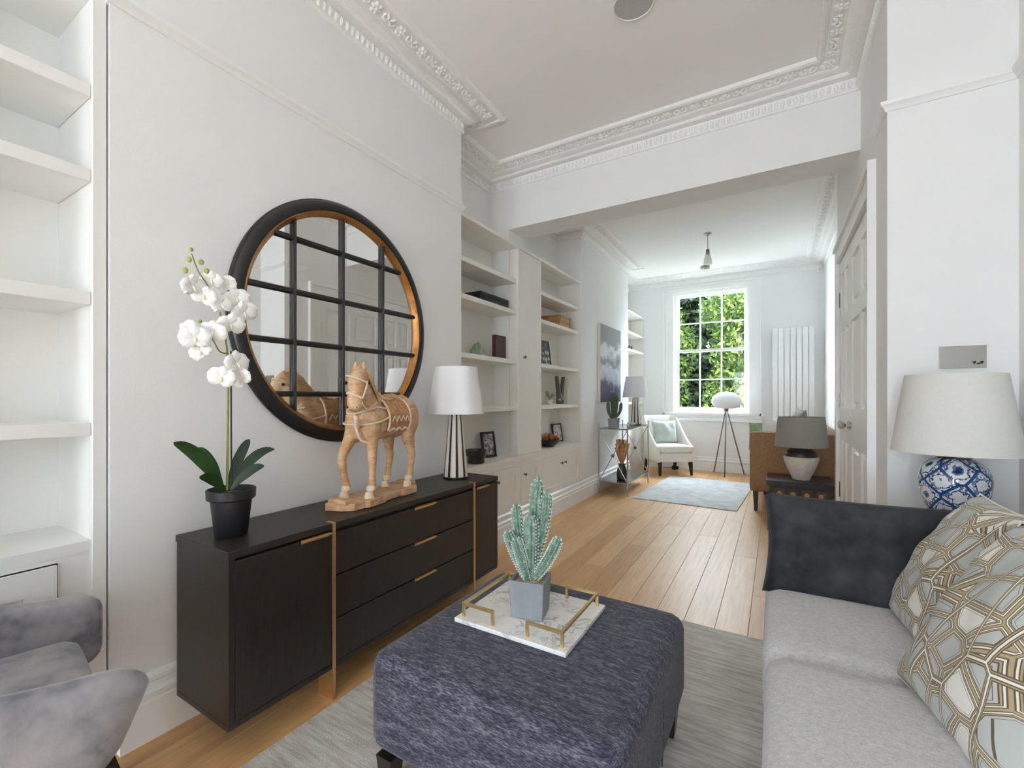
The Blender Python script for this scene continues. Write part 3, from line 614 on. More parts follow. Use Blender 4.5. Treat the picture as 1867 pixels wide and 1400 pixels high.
MB().box(-1.935, -1.93, 2.604, 5.046, .0, .645).build('carcass', SHELFP, bc, smooth=0)
fr = MB().box(-1.93, fx, 2.604, 5.046, .595, .644).box(-1.93, fx, 2.604, 5.046, .20, .232)
for y0, y1 in ((2.604, 2.66), (3.53, 3.575), (3.94, 3.985), (5.0, 5.046)): fr.box(-1.93, fx, y0, y1, .232, .595)
fr.build('face_frame', SHELFP, bc, smooth=0)
for (y0, y1, ky) in ((2.662, 3.094, 3.05), (3.098, 3.528, 3.15), (3.577, 3.938, 3.62), (3.987, 4.489, 4.445), (4.493, 4.998, 4.54)):
    shaker_door(bc, fx + .001, y0, y1, .234, .593, SHELFP, (ky, .505), 'cupboard_door')

lb = thing('built_in_bookcase', 'white built-in bookcase with deep shelves over a panelled cupboard by the velvet armchair', 'bookcase')
LX = -1.875; LY0, LY1 = -.199, .556
for zt in (2.215, 1.94, 1.54, 1.115): shelf_board(lb, BKX + .012, LX - .002, LY0 + .02, LY1 - .001, zt, SHELFW, .042)
MB().box(BKX, BKX + .012, LY0, LY1, 0, 2.55).build('back_panel', SHELFW, lb, smooth=0)
MB().box(BKX + .012, LX - .0205, LY1, LY1 + .02, .0, 2.499).build('side_panel', SHELFW, lb, smooth=0)
MB().box(BKX + .012, LX - .002, LY0, LY0 + .02, .0, 2.55).build('side_panel', SHELFW, lb, smooth=0)
MB().box(LX - .02, LX + .004, LY1 + .0004, .594, 0, 2.75).build('stile', SHELFW, lb, smooth=0, bevel=.002, seg=1)
MB().box(BKX, LX, LY0, LY1 + .02, 2.50, 2.55).build('top_board', SHELFW, lb, smooth=0)
MB().box(BKX + .012, LX - .001, LY0 + .02, LY1, .70, .735).build('counter', SHELFW, lb, smooth=0)
MB().box(LX - .03, LX - .004, LY0 + .02, LY1, .12, .70).build('cupboard_face', SHELFW, lb, smooth=0)
for (y0, y1) in ((-.12, .17), (.178, .47)):
    MB().box(LX - .006, LX - .0025, y0 - .004, y1 + .004, .14, .684).build('painted_gap_shade', IRON, lb, smooth=0)  # black plate behind each door stands in for the shade round its edges
    shaker_door(lb, LX + .008, y0, y1, .145, .68, SHELFW, None, 'cupboard_door', .075)

rb = thing('built_in_bookcase', 'narrow cream built-in bookcase in the alcove beside the window', 'bookcase')
for z in (2.235, 1.96, 1.525, 1.115): shelf_board(rb, BKX + .012, -1.945, 7.04, 8.12, z, SHELFP, .036)
shelf_board(rb, BKX, -1.935, 7.022, 8.138, 2.56, SHELFP, .028)
MB().box(BKX, BKX + .012, 7.022, 8.138, 0, 2.53).build('back_panel', SHELFP, rb, smooth=0)
for y0, y1 in ((7.022, 7.04), (8.12, 8.138)): MB().box(BKX + .012, -1.94, y0, y1, 0, 2.53).build('side_panel', SHELFP, rb, smooth=0)
MB().box(BKX + .012, -1.945, 7.04, 8.12, 0, .68).build('cupboard_base', SHELFP, rb, smooth=0)

# ================================================================ SIDEBOARD
sb = thing('sideboard', 'low black-stained oak sideboard with brass pulls and brass leg straps', 'sideboard', (-1.662, 1.62, 0))
sx0, sx1, sy0, sy1, sz0, sz1 = -.165, .182, -.835, .835, .12, .70
MB().box(sx0, sx1 - .022, sy0, sy1, sz0 + .02, sz1 - .026).build('body', ESPRESSO, sb, smooth=0)
MB().box(sx0 - .004, sx1 + .002, sy0 - .003, sy1 + .003, sz1 - .026, sz1).build('top', ESPRESSO, sb, smooth=0, bevel=.002, seg=1)
MB().box(sx0, sx1 - .002, sy0 - .001, sy1 + .001, sz0, sz0 + .02).build('bottom_board', ESPRESSO, sb, smooth=0, bevel=.002, seg=1)
for y0, y1 in ((sy0, sy0 + .02), (sy1 - .02, sy1)): MB().box(sx1 - .022, sx1, y0, y1, sz0 + .02, sz1 - .026).build('end_panel', ESPRESSO, sb, smooth=0)
ya, yb_ = 1.195 - 1.62, 2.19 - 1.62
def pull(parent, y0, y1, z):
    MB().box(sx1 - .002, sx1 + .016, y0, y1, z - .003, z + .004).box(sx1 - .002, sx1 + .001, y0, y1, z - .012, z).build('handle', BRASS, parent, smooth=0, bevel=.0012, seg=1)
dz0, dz1 = sz0 + .024, sz1 - .036
d = MB().box(sx1 - .021, sx1, sy0 + .022, ya - .008, dz0, dz1).build('door', ESPRESSO, sb, smooth=0, bevel=.0015, seg=1); pull(d, ya - .145, ya - .016, dz1)
d = MB().box(sx1 - .021, sx1, yb_ + .008, sy1 - .022, dz0, dz1).build('door', ESPRESSO, sb, smooth=0, bevel=.0015, seg=1); pull(d, yb_ + .03, yb_ + .15, dz1)
for i in range(3):
    z0 = dz0 + (dz1 - dz0) * i / 3; z1 = dz0 + (dz1 - dz0) * (i + 1) / 3 - .006
    d = MB().box(sx1 - .021, sx1, ya + .008, yb_ - .008, z0, z1).build('drawer', ESPRESSO, sb, smooth=0, bevel=.0015, seg=1)
    yc = (ya + yb_) / 2 + .06; pull(d, yc - .075, yc + .075, z1)
for y in (ya, yb_):
    st = MB().box(sx1 - .001, sx1 + .006, y - .0065, y + .0065, 0, sz1 + .001).box(sx1 - .035, sx1 - .0005, y - .0065, y + .0065, sz1 - .001, sz1 + .001)
    st.box(sx1 - .085, sx1, y - .0065, y + .0065, 0, sz0)
    st.build('leg_strap', BRASS, sb, smooth=0)
    MB().box(sx0 + .0, sx0 + .085, y - .0065, y + .0065, 0, sz0).build('leg', BRASS, sb, smooth=0)

# ================================================================ ROUND MIRROR
mr = thing('round_mirror', 'large round black framed mirror with gilt inner edge and window-style bars', 'mirror', (-1.8645, 1.572, 1.572))
def ringx(prof, seg=96):
    m = MB(); rings = [[(h, r * math.cos(2 * math.pi * j / seg), r * math.sin(2 * math.pi * j / seg)) for r, h in prof] for j in range(seg)]
    m.loft(rings, False, True); return m
ringx([(.592, .001), (.600, .006), (.600, .016), (.592, .022), (.592, .028), (.586, .036), (.574, .044), (.556, .046), (.546, .042), (.544, .034), (.544, .001)]).build('frame', BLACKM, mr, smooth=35)
ringx([(.5435, .002), (.5435, .036), (.538, .038), (.528, .026), (.522, .014), (.518, .009), (.518, .002)]).build('gilt_slip', GOLDP, mr, smooth=35)
gm = MB(); sg = 96
gm.loft([[(h, .53 * math.cos(2 * math.pi * j / sg), .53 * math.sin(2 * math.pi * j / sg)) for j in range(sg)] for h in (.002, .007)]).build('mirror_glass', MIRR, mr, smooth=30)
for dy in (-.275, 0, .275):
    h = math.sqrt(.528 ** 2 - (dy + (-.022)) ** 2)
    MB().tube([(.016, dy - .022, -h), (.016, dy - .022, h)], .0125, 8, flat=.75).build('glazing_bar', BLACKM, mr)
for dz in (-.36, -.124, .108, .35):
    h = math.sqrt(.528 ** 2 - dz ** 2)
    MB().tube([(.015, -h, dz), (.015, h, dz)], .0125, 8, flat=.75).build('glazing_bar', BLACKM, mr)

# ================================================================ LAMPS
def lamp_shade(parent, z0, z1, r0, r1, mat, seg=48, name='lamp_shade', rf=None, c=(0, 0)):
    t = .003; m = MB()
    prof = [(r0, z0), (r1, z1), (r1 - t, z1), (r0 - t, z0)]
    rings = [[(c[0] + r * (rf(2 * math.pi * j / seg) if rf else 1) * math.cos(2 * math.pi * j / seg), c[1] + r * (rf(2 * math.pi * j / seg) if rf else 1) * math.sin(2 * math.pi * j / seg), z) for r, z in prof] for j in range(seg)]
    m.loft(rings, False, True); o = m.build(name, mat, parent, smooth=25)
    hm = MB()
    for a in (0, 2.1, 4.2): hm.tube([(c[0], c[1], z1 - .03), (c[0] + (r1 - .004) * math.cos(a), c[1] + (r1 - .004) * math.sin(a), z1 - .005)], .0018, 5)
    hm.build('spider', STEEL, o); return o
def striped_lamp(loc, label, S, zb, sc=1., shade=(.172, .128)):
    L = thing('table_lamp', label, 'lamp', loc)
    seg = 9; z1 = zb
    white, black = MB(), MB()
    for j in range(seg):
        a0, a1 = 2 * math.pi * j / seg, 2 * math.pi * (j + 1) / seg; am = (a0 + a1) / 2
        def pt(r, a, z): return (r * math.cos(a), r * math.sin(a), z)
        rb0, rt0 = .076 * sc, .042 * sc
        for mb, (f0, f1) in ((white, (0, .66)), (black, (.66, 1))):
            b0, b1 = a0 + (a1 - a0) * f0, a0 + (a1 - a0) * f1; bm_ = (b0 + b1) / 2; bul = 1.03 if mb is white else .97
            mb.loft([[pt(rb0 * .3, bm_, .012), pt(rb0, b0, .012), pt(rb0 * bul, bm_, .012), pt(rb0, b1, .012)], [pt(rt0 * .3, bm_, z1), pt(rt0, b0, z1), pt(rt0 * bul, bm_, z1), pt(rt0, b1, z1)]])
    white.build('pale_stripes', STRIPEW, L, smooth=50); black.build('black_stripes', STRIPEB, L, smooth=50)
    MB().lathe([(.07 * sc, 0), (.078 * sc, .002), (.078 * sc, .012), (.07 * sc, .013)], 32).build('base', STRIPEB, L)
    MB().lathe([(.03 * sc, zb), (.03 * sc, zb + .01), (.012, zb + .014), (.012, zb + .05)], 16).build('socket', STEEL, L)
    lamp_shade(L, zb + .0, S, *shade, SHADEW, 64, rf=lambda a: 1 - .02 * math.cos(6 * a)); return L
sl = striped_lamp((-1.665, 2.262, .7012), 'black and white striped table lamp with white shade on the black sideboard', .68, .395, .98)
striped_lamp((-1.63, 6.38, .8155), 'striped table lamp with white shade on the metal console table', .66, .375, .98)

bl = thing('table_lamp', 'blue and white porcelain ginger jar lamp with ivory shade behind the grey sofa', 'lamp', (.595, 2.52, .70))
vp = [(.055, .0), (.06, .01), (.07, .03), (.088, .07), (.102, .12), (.107, .16), (.104, .195), (.092, .225), (.07, .245), (.05, .255)]
vs = MB(); vs.lathe(vp, 64); vo = vs.build('jar', DELFT, bl)
uvl = vo.data.uv_layers.new(name='UVMap')
for poly in vo.data.polygons:
    us = []
    for li in poly.loop_indices:
        c = vo.data.vertices[vo.data.loops[li].vertex_index].co; us.append(math.atan2(c.y, c.x) / (2 * math.pi) % 1.0)
    wrap = max(us) - min(us) > .5
    for li, u in zip(poly.loop_indices, us):
        c = vo.data.vertices[vo.data.loops[li].vertex_index].co; uvl.data[li].uv = (u + (1 if wrap and u < .5 else 0), c.z / .255)
MB().lathe([(.048, .252), (.05, .262), (.03, .27), (.014, .275), (.014, .5)], 24).build('socket', STEEL, bl)
MB().lathe([(.06, -.0), (.064, .006), (.058, .012)], 32).build('foot', CERDK, bl)
lamp_shade(bl, .278, .588, .19, .146, SHADEL, 64)

# ================================================================ RUGS
MB().box(-1.45, .3, .55, 2.6, 0.0005, .012).build('area_rug', RUG1, None, smooth=0, bevel=.003)
rg = bpy.data.objects['area_rug']; tag(rg, 'distressed grey low-pile rug under the slate ottoman', 'rug')
rr = MB().box(-.545, .545, -.9, .9, 0.0005, .012).build('area_rug', RUG2, None, smooth=0, bevel=.003); rr.location = (-.84, 6.33, 0); rr.rotation_euler = (0, 0, R(-3))
tag(rr, 'pale faded grey rug in front of the window', 'rug')

# ================================================================ OTTOMAN + TRAY
ot = thing('ottoman', 'large square slate blue tweed ottoman on black tapered legs', 'ottoman', (-.655, 1.355, .012))
om = MB(); om.soft((0, 0, .275), (.385, .395, .148), .05, 14, .008); om.build('cushion', TWEED, ot, smooth=60)
for x_, y_, a in ((0, -.3965, 0), (.3865, 0, 1)):
    sm = MB()
    if a == 0: sm.tube([(x_, y_ + .004, .14), (x_, y_, .28), (x_, y_ + .006, .38), (x_, y_ + .05, .425)], .0022, 6)
    else: sm.tube([(x_ - .004, y_, .14), (x_, y_, .28), (x_ - .006, y_, .38), (x_ - .05, y_, .425)], .0022, 6)
    sm.build('seam', TWEED, ot)
MB().box(-.3, .3, -.31, .31, .105, .135).build('frame', IRON, ot, smooth=0)
for sx in (-1, 1):
    for sy in (-1, 1):
        x_, y_ = sx * .335, sy * .345
        MB().loft([[(x_ + a * .02, y_ + b * .02, 0) for a, b in ((-1, -1), (1, -1), (1, 1), (-1, 1))], [(x_ + a * .03, y_ + b * .03, .107) for a, b in ((-1, -1), (1, -1), (1, 1), (-1, 1))]]).build('leg', DARKLEG, ot, smooth=0)
TZ = .012 + .275 + .148 + .008
tr = thing('marble_tray', 'white marble tray with brass gallery rails on the slate ottoman', 'tray', (-.713, 1.415, TZ), R(0))
MB().box(-.2, .2, -.182, .182, .0, .014).build('slab', MARBLE, tr, smooth=0, bevel=.002)
rh = .062; e = .0045; ry_ = .158
for s_ in (-1, 1):
    x_ = s_ * .178; rm = MB()
    rm.box(x_ - e, x_ + e, -ry_ + e, ry_ - e, rh - 2 * e, rh)
    for t in (-1, 1):
        xa, xb = (x_, x_ - s_ * .115)
        rm.box(min(xa, xb) - e, max(xa, xb) + e, t * ry_ - e, t * ry_ + e, rh - 2 * e, rh)
        for xp in (xa, xb): rm.box(xp - e, xp + e, t * ry_ - e, t * ry_ + e, .014, rh - 2 * e)
    rm.build('rail', PALEBRASS, tr, smooth=0)
def ribbed(pts, rad, ribs=9, seg=54, depth=.16):
    m = MB(); m.tube(pts, rad, seg, True, 1.0, lambda a: 1 + depth * math.cos(ribs * a)); return m
def spines(pts, rad, ribs=9):
    m = MB()
    for i in range(1, len(pts)):
        A, B = Vector(pts[i - 1]), Vector(pts[i]); d = (B - A).normalized(); u = Vector((1, 0, 0)) - d * d.x; u.normalize(); w = d.cross(u)
        n = max(2, int((B - A).length / .012))
        for q in range(n):
            t = q / n; p = A.lerp(B, t); r = rad[i - 1] * (1 - t) + rad[i] * t
            for k in range(ribs):
                a = 2 * math.pi * k / ribs + .12; o = u * math.cos(a) + w * math.sin(a)
                c = p + o * r * 1.16; m.add([c - d * .003 - w * .0012, c + d * .003, c - d * .003 + w * .0012, c + o * .005], [(0, 1, 2), (0, 1, 3), (1, 2, 3), (2, 0, 3)])
    return m
def stalk(base, tip, r, bend=(0, 0, 0), n=10):
    b, t, bd = Vector(base), Vector(tip), Vector(bend); pts = []; rad = []
    for i in range(n + 1):
        f = i / n; pts.append(tuple(b.lerp(t, f) + bd * math.sin(math.pi * f))); 
        rad.append(r * (.62 + .38 * min(1, f * 2.2)) * (math.sqrt(max(0, 1 - ((f - .82) / .18) ** 2)) if f > .82 else 1) + .0006)
    return pts, rad
ca = thing('potted_cactus', 'tall ribbed grey-green cactus in a grey concrete cube pot on the marble tray', 'cactus', (-.712, 1.40, TZ + .0145), R(12)); ca.scale = (1.16, 1.16, 1.16)
pm = MB(); a, b, h = .052, .046, .108
pm.loft([[(x_ * w, y_ * w, z) for x_, y_ in ((-1, -1), (1, -1), (1, 1), (-1, 1))] for w, z in ((b, 0), (a, h), (a - .008, h), (a - .01, h - .018))]); pm.build('pot', CONCRETE, ca, smooth=0, bevel=.002, seg=1)
gv = gridmesh(lambda u, v: ((u - .5) * .086, (v - .5) * .086, h - .014 + .012 * math.exp(-((u - .5) ** 2 + (v - .5) ** 2) * 9) + .003 * math.sin(40 * u) * math.sin(37 * v)), 18, 18); gv.build('gravel', GRAVEL, ca)
z0 = h - .01
for bs, tp, r, bd in (((0, 0, z0), (.002, -.004, z0 + .20), .018, (0, 0, 0)), ((.004, .012, z0), (.016, .035, z0 + .305), .016, (-.004, 0, 0)), ((.012, .012, z0 + .05), (.045, .03, z0 + .265), .0135, (.006, 0, 0)),
                      ((-.010, .004, z0), (-.048, .012, z0 + .225), .0135, (-.006, 0, 0)), ((-.008, -.006, z0), (-.066, -.025, z0 + .15), .012, (-.004, 0, 0)), ((-.004, -.010, z0), (-.036, -.035, z0 + .135), .0135, (0, 0, 0)),
                      ((.008, -.004, z0), (.088, -.002, z0 + .14), .0125, (.004, 0, -.006))):
    p, rd = stalk(bs, tp, r, bd); so = ribbed(p, rd).build('stalk', CACT, ca); spines(p, rd).build('spines', CSPINE, so, smooth=0, kind='stuff')

# ================================================================ SOFA
so = thing('sofa', 'light grey woven fabric sofa with loose seat cushions', 'sofa', (.40, 1.25, .012))
# local: x -.43 front .. +.425 back ; y -1.05 .. +1.05 
MB().soft((.0, 0, .17), (.41, 1.0, .085), .03, 8).build('base', GREYWEAVE, so, smooth=60)
MB().soft((-.06, .655, .355), (.375, .385, .118), .055, 12, .012).build('seat_cushion', GREYWEAVE, so, smooth=60)
MB().soft((-.055, -.135, .365), (.37, .392, .122), .055, 12, .014).build('seat_cushion', GREYWEAVE, so, smooth=60)
MB().soft((-.055, -.86, .36), (.37, .33, .12), .055, 10, .012).build('seat_cushion', GREYWEAVE, so, smooth=60)
MB().soft((-.005, 1.0 - .06 + .02, .33), (.415, .085, .245), .06, 12).build('arm', GREYWEAVE, so, smooth=60)
MB().soft((.335, -.1, .48), (.09, .96, .33), .07, 12).build('back', GREYWEAVE, so, smooth=60)
for yc, hy in ((.46, .375), (-.29, .365), (-.86, .2)): MB().soft((.205, yc, .655), (.07, hy, .18), .06, 9, 0., Matrix.Rotation(R(14), 3, 'Y')).build('back_cushion', GREYWEAVE, so, smooth=60)
for sx in (-.36, .34):
    for sy in (-.95, .93): MB().lathe([(.018, 0), (.026, .095)], 14, (sx, sy, 0)).build('leg', DARKLEG, so)
def place_pillow(name, w, h, t, mat, label, c, normal, up, pinch=.05, n=22, piping=None):
    Z = Vector(normal).normalized(); Y = (Vector(up) - Z * Vector(up).dot(Z)).normalized(); X = Y.cross(Z)
    o = pillow(w, h, t, n, pinch).build(name, mat, None, smooth=70); weld(o)
    o.matrix_world = Matrix.Translation(c) @ Matrix((X, Y, Z)).transposed().to_4x4()
    tag(o, label, 'cushion')
    if piping:
        pts = [(u * w / 2 * (1 - pinch * (1 - v * v)), v * h / 2 * (1 - pinch * (1 - u * u)), 0) for u, v in [(a, -1) for a in np.linspace(-1, 1, 20)] + [(1, a) for a in np.linspace(-1, 1, 20)] + [(a, 1) for a in np.linspace(1, -1, 20)] + [(-1, a) for a in np.linspace(1, -1, 20)]]
        MB().tube(pts, .0028, 6).build('piping', piping, o)
    return o
place_pillow('lumbar_cushion', .64, .38, .14, VELCHAR, 'dark charcoal velvet cushion leaning on the sofa arm', (.275, 2.075, .645), (-.05, -1, .42), (0, .3, 1), .06, 24)
place_pillow('scatter_cushion', .47, .47, .17, DECO, 'gold and grey geometric print cushion touching the charcoal cushion', (.45, 1.81, .685), (-1, -.08, .55), (.3, .02, 1), .06, 24, WHITEFAB)
place_pillow('scatter_cushion', .48, .48, .18, DECO, 'gold and grey geometric print cushion overlapping its twin, away from the charcoal cushion', (.42, 1.34, .685), (-1, -.2, .55), (.3, .02, 1), .06, 24, WHITEFAB)

# side table behind the sofa arm carrying the jar lamp
st = thing('side_table', 'small dark side table behind the sofa carrying the porcelain lamp', 'side table', (.595, 2.53, 0))
MB().lathe([(.16, .682), (.165, .686), (.165, .696), (.16, .70)], 40).build('top', DARKTAB, st)
MB().lathe([(.018, .02), (.015, .3), (.02, .682)], 16).build('pole', DARKTAB, st)
MB().lathe([(.13, 0), (.13, .012), (.03, .024), (.018, .03)], 32).build('base', DARKTAB, st)

# switch plate on the stub wall
sw = thing('light_switch', 'polished nickel twin switch plate above the porcelain lamp', 'light switch', (.674, 2.75, 1.37))
MB().box(-.073, .073, -.006, -.0005, -.048, .048).build('plate', CHROME, sw, smooth=0, bevel=.0015)
for x_ in (.036, .048, .058): MB().tube([(x_, -.006, -.028), (x_, -.018, -.022 if x_ != .048 else -.03)], .003, 8).build('toggle', IRON, sw)

# ================================================================ VELVET ARMCHAIR
ac = thing('armchair', 'silver grey velvet tub armchair with black legs beside the white bookcase', 'armchair', (-1.525, .175, 0), R(-9))
# local: y forward, shell U
secs = []; hw, dp, th = .285, .30, .042
path = []; NT_ = 12
for i in range(NT_ + 1): path.append((hw, .33 - .33 * (i / NT_) ** 1.6))
for i in range(1, 16):
    a = math.pi * i / 16; path.append((hw * math.cos(a), -.30 * math.sin(a) * 1.05))
path += [(-x_, y_) for x_, y_ in path[:NT_ + 1][::-1]]
n = len(path)
for i, (px_, py_) in enumerate(path):
    p0, p1 = Vector(path[max(i - 1, 0)]), Vector(path[min(i + 1, n - 1)]); t = (p1 - p0).normalized(); nrm = Vector((t.y, -t.x))  # outward
    f = max(0, min(1, (py_ + .32) / .65))              # 1 at tips, 0 at the back
    top = .605 + .16 * (1 - f) ** 1.8; bot = .385
    e_ = max(0, min(1, (.33 - py_) / .085))             # 0 at the very tip, 1 once past the rounded nose
    nose = 1 - math.sqrt(max(0, 1 - (1 - e_) ** 2))
    near = 1. if px_ > 0 else .0
    top -= .045 * nose; bot += .05 * nose
    shrink = .25 + .75 * math.sqrt(max(0, 1 - (1 - e_) ** 2)); h2, zc = (top - bot) / 2, (top + bot) / 2
    ring = []
    for k in range(20):
        a = 2 * math.pi * k / 20; cx_, cz_ = math.cos(a), math.sin(a)
        ex = math.copysign(abs(cx_) ** .6, cx_); ez = math.copysign(abs(cz_) ** .6, cz_)
        z = zc + ez * h2; o_ = nrm * (ex * th * shrink)
        ring.append((px_ + o_.x + nrm.x * (z - .385) * .03, py_ + o_.y - (top - z) * .45 * near * max(0, f - .5) * 2, z))
    secs.append(ring)
MB().loft(secs).build('shell', VELGREY, ac, smooth=70)
MB().soft((0, .0, .45), (.245, .275, .06), .045, 10, .015).build('seat_cushion', VELGREY, ac, smooth=60)
MB().soft((0, .0, .385), (.25, .265, .03), .02, 6).build('seat_frame', VELGREY, ac, smooth=60)
for sx in (-1, 1):
    for y_, yo in ((.25, .37), (-.2, -.28)):
        MB().loft([[(sx * .285 + u * .013, yo + v * .013, 0) for u, v in ((-1, -1), (1, -1), (1, 1), (-1, 1))], [(sx * .23 + u * .022, y_ + v * .022, .385) for u, v in ((-1, -1), (1, -1), (1, 1), (-1, 1))]]).build('leg', IRON, ac, smooth=0, bevel=.003, seg=1)

# ---- pixel helper: a viewing direction met with a known wall / shelf plane
_s, _c = math.sin(YAW), math.cos(YAW)
def ray(x, y):
    a, b = (x - CX) / F_PX, (CY - y) / F_PX; return Vector((a * _c - _s, a * _s + _c, b))
def onX(x, y, X): r = ray(x, y); return Vector((0, 0, CAM_H)) + r * (X / r.x)
def onY(x, y, Y): r = ray(x, y); return Vector((0, 0, CAM_H)) + r * (Y / r.y)

# ================================================================ ORCHID
OX = -1.665; ob = Vector((OX, .893, .7012))
oc = thing('potted_orchid', 'white orchid with green buds in a black plastic pot on the sideboard', 'plant', tuple(ob))
MB().lathe([(.05, 0), (.054, .004), (.068, .128), (.076, .130), (.080, .134), (.081, .165), (.077, .167), (.073, .16), (.066, .135), (.05, .12)], 40).build('pot', POTB, oc)
MB().lathe([(.004, .152), (.04, .15), (.0725, .142)], 30).build('moss', SOIL, oc)
def opt(x, y, dx=0.): return onX(x, y, OX + dx) - ob
def curve(pts, n=20):
    P = [Vector(p) for p in pts]; P = [P[0] * 2 - P[1]] + P + [P[-1] * 2 - P[-2]]; out = []
    k = len(P) - 3
    for i in range(k):
        a, b, c, d = P[i:i + 4]
        for j in range(n // k + 1):
            t = j / (n // k + 1); out.append(.5 * ((2 * b) + (c - a) * t + (2 * a - 5 * b + 4 * c - d) * t * t + (3 * b - 3 * c + d - a) * t ** 3))
    out.append(P[-2]); return out
stem = curve([opt(414, 893), opt(415, 780), opt(416, 690), opt(414, 640, .01), opt(404, 580, .02), opt(384, 530, .02), opt(362, 495, .02), opt(349, 462, .02)], 40)
MB().tube(stem, [.0048 - .003 * i / len(stem) for i in range(len(stem))], 8).build('stem', STEMG, oc)
st2 = curve([opt(416, 645, .01), opt(400, 640, .02), opt(385, 615, .025), opt(362, 598, .03), opt(348, 592, .03)], 20)
MB().tube(st2, [.0028 - .0012 * i / len(st2) for i in range(len(st2))], 7).build('stem', STEMG, oc)
MB().tube([opt(422, 893), opt(421, 640)], .0028, 6).build('stake', BLACKM, oc)
def leaf(base, tip, w, droop, mat, fold=.25):
    b, t = Vector(base), Vector(tip); d = t - b; side = Vector((0, 0, 1)).cross(d).normalized() if abs(d.normalized().z) < .98 else Vector((0, 1, 0))
    side = (side * .62 + side.cross(d.normalized()) * (.78 if (side.cross(d.normalized())).z > 0 else -.78)).normalized(); mid = b + d * .5 + Vector((0, 0, droop)); n = 14; rows = []
    top, bot = [], []
    def fn(u, v):
        p = b * (1 - u) ** 2 + mid * 2 * u * (1 - u) + t * u * u
        ww = w * (.35 + .65 * min(1, u * 2.4)) * max(0, 1 - max(0, (u - .45) / .55) ** 2.6) ** .6; k = 2 * v - 1
        return tuple(p + side * (ww * k) + Vector((0, 0, abs(k) * ww * fold)))
    m = gridmesh(fn, n, 6); m2 = gridmesh(lambda u, v: tuple(Vector(fn(u, v)) - Vector((0, 0, .0016))), n, 6); m.add(m2.v, m2.f)
    return m.build('leaf', mat, oc, smooth=60)
r0 = opt(412, 888)
leaf(r0 + Vector((.0, -.01, -.01)), opt(316, 806, .04), 0.022, .055, LEAFG)
leaf(r0 + Vector((.01, -.01, -.01)), opt(364, 868, .08), 0.018, .022, LEAFG)
leaf(r0 + Vector((-.01, -.005, -.01)), opt(362, 815, -.03), 0.019, .035, LEAFG)
leaf(r0 + Vector((.0, .012, -.01)), opt(501, 818, .0), 0.018, .07, LEAFD)
leaf(r0 + Vector((.012, .012, -.01)), opt(482, 848, .05), 0.018, .03, LEAFD)
leaf(r0 + Vector((-.012, .012, -.01)), opt(455, 800, -.03), 0.018, .03, LEAFD)
def flower(c, normal, size, roll=0.):
    Z = Vector(normal).normalized(); X = Vector((0, 0, 1)).cross(Z).normalized(); Y = Z.cross(X)
    m = MB()
    for ang, L, W in ((90, .50, .34), (215, .50, .32), (325, .50, .32), (8, .55, .55), (172, .55, .55)):
        a = R(ang + roll); ux, uy = math.cos(a), math.sin(a)
        def fn(u, v, ux=ux, uy=uy, L=L, W=W):
            k = 2 * v - 1; ww = W * .62 * max(0, 1 - (2 * (.06 + .94 * u) ** .8 - 1) ** 2) ** .42
            q = (u * L, k * ww, .10 * math.sin(u * 2.4) - .10 * k * k * u + .02 * math.sin(9 * u + 5 * k))
            x_, y_, z_ = q[0] * ux - q[1] * uy, q[0] * uy + q[1] * ux, q[2]
            return tuple(X * x_ * size + Y * y_ * size + Z * z_ * size)
        g_ = gridmesh(fn, 7, 6); m.add(g_.v, g_.f)
    o = m.build('flower', PETAL, oc, smooth=80); o.location = c
    l = MB(); l.ball((0, 0, 0), (.05 * size, .05 * size, .07 * size), 10, 6, Matrix((X, Y, Z)).transposed())
    l.tube([Z * .02 * size, Z * .12 * size - Y * .1 * size, Z * .16 * size - Y * .2 * size], [.045 * size, .05 * size, .02 * size], 8)
    l.build('lip', LIPM, o)
fc = [(432, 662, .05, .092, 10), (404, 688, .045, .085, -15), (440, 690, .04, .075, 30), (422, 592, .05, .085, 0), (446, 570, .035, .09, 25), (388, 606, .055, .085, -10), (356, 616, .06, .09, 5), (366, 640, .05, .07, 40), (404, 555, .04, .075, 15), (432, 545, .02, .085, 20), (372, 540, .03, .075, -20), (352, 522, .03, .08, 10), (386, 512, .02, .07, 0), (410, 520, .01, .075, 30), (345, 600, .03, .06, 60)]
for i, (x_, y_, dx, sz, rl) in enumerate(fc):
    c = opt(x_, y_, dx); to = (Vector((0, 0, 1.2)) - (c + ob)).normalized(); a = R(random.uniform(-40, 40))
    nrm = Matrix.Rotation(a, 3, 'Z') @ to + Vector((0, 0, random.uniform(-.25, .25))); flower(c, nrm, sz, rl)
for x_, y_, r_ in ((349, 455, .0065), (345, 473, .0085), (367, 478, .009), (338, 493, .0095), (377, 494, .009), (347, 590, .0085), (365, 586, .006)):
    c = opt(x_, y_, .022); b_ = MB(); b_.ball(c, (r_ * .9, r_ * .9, r_ * 1.1), 12, 8); b_.build('bud', BUDG, oc)

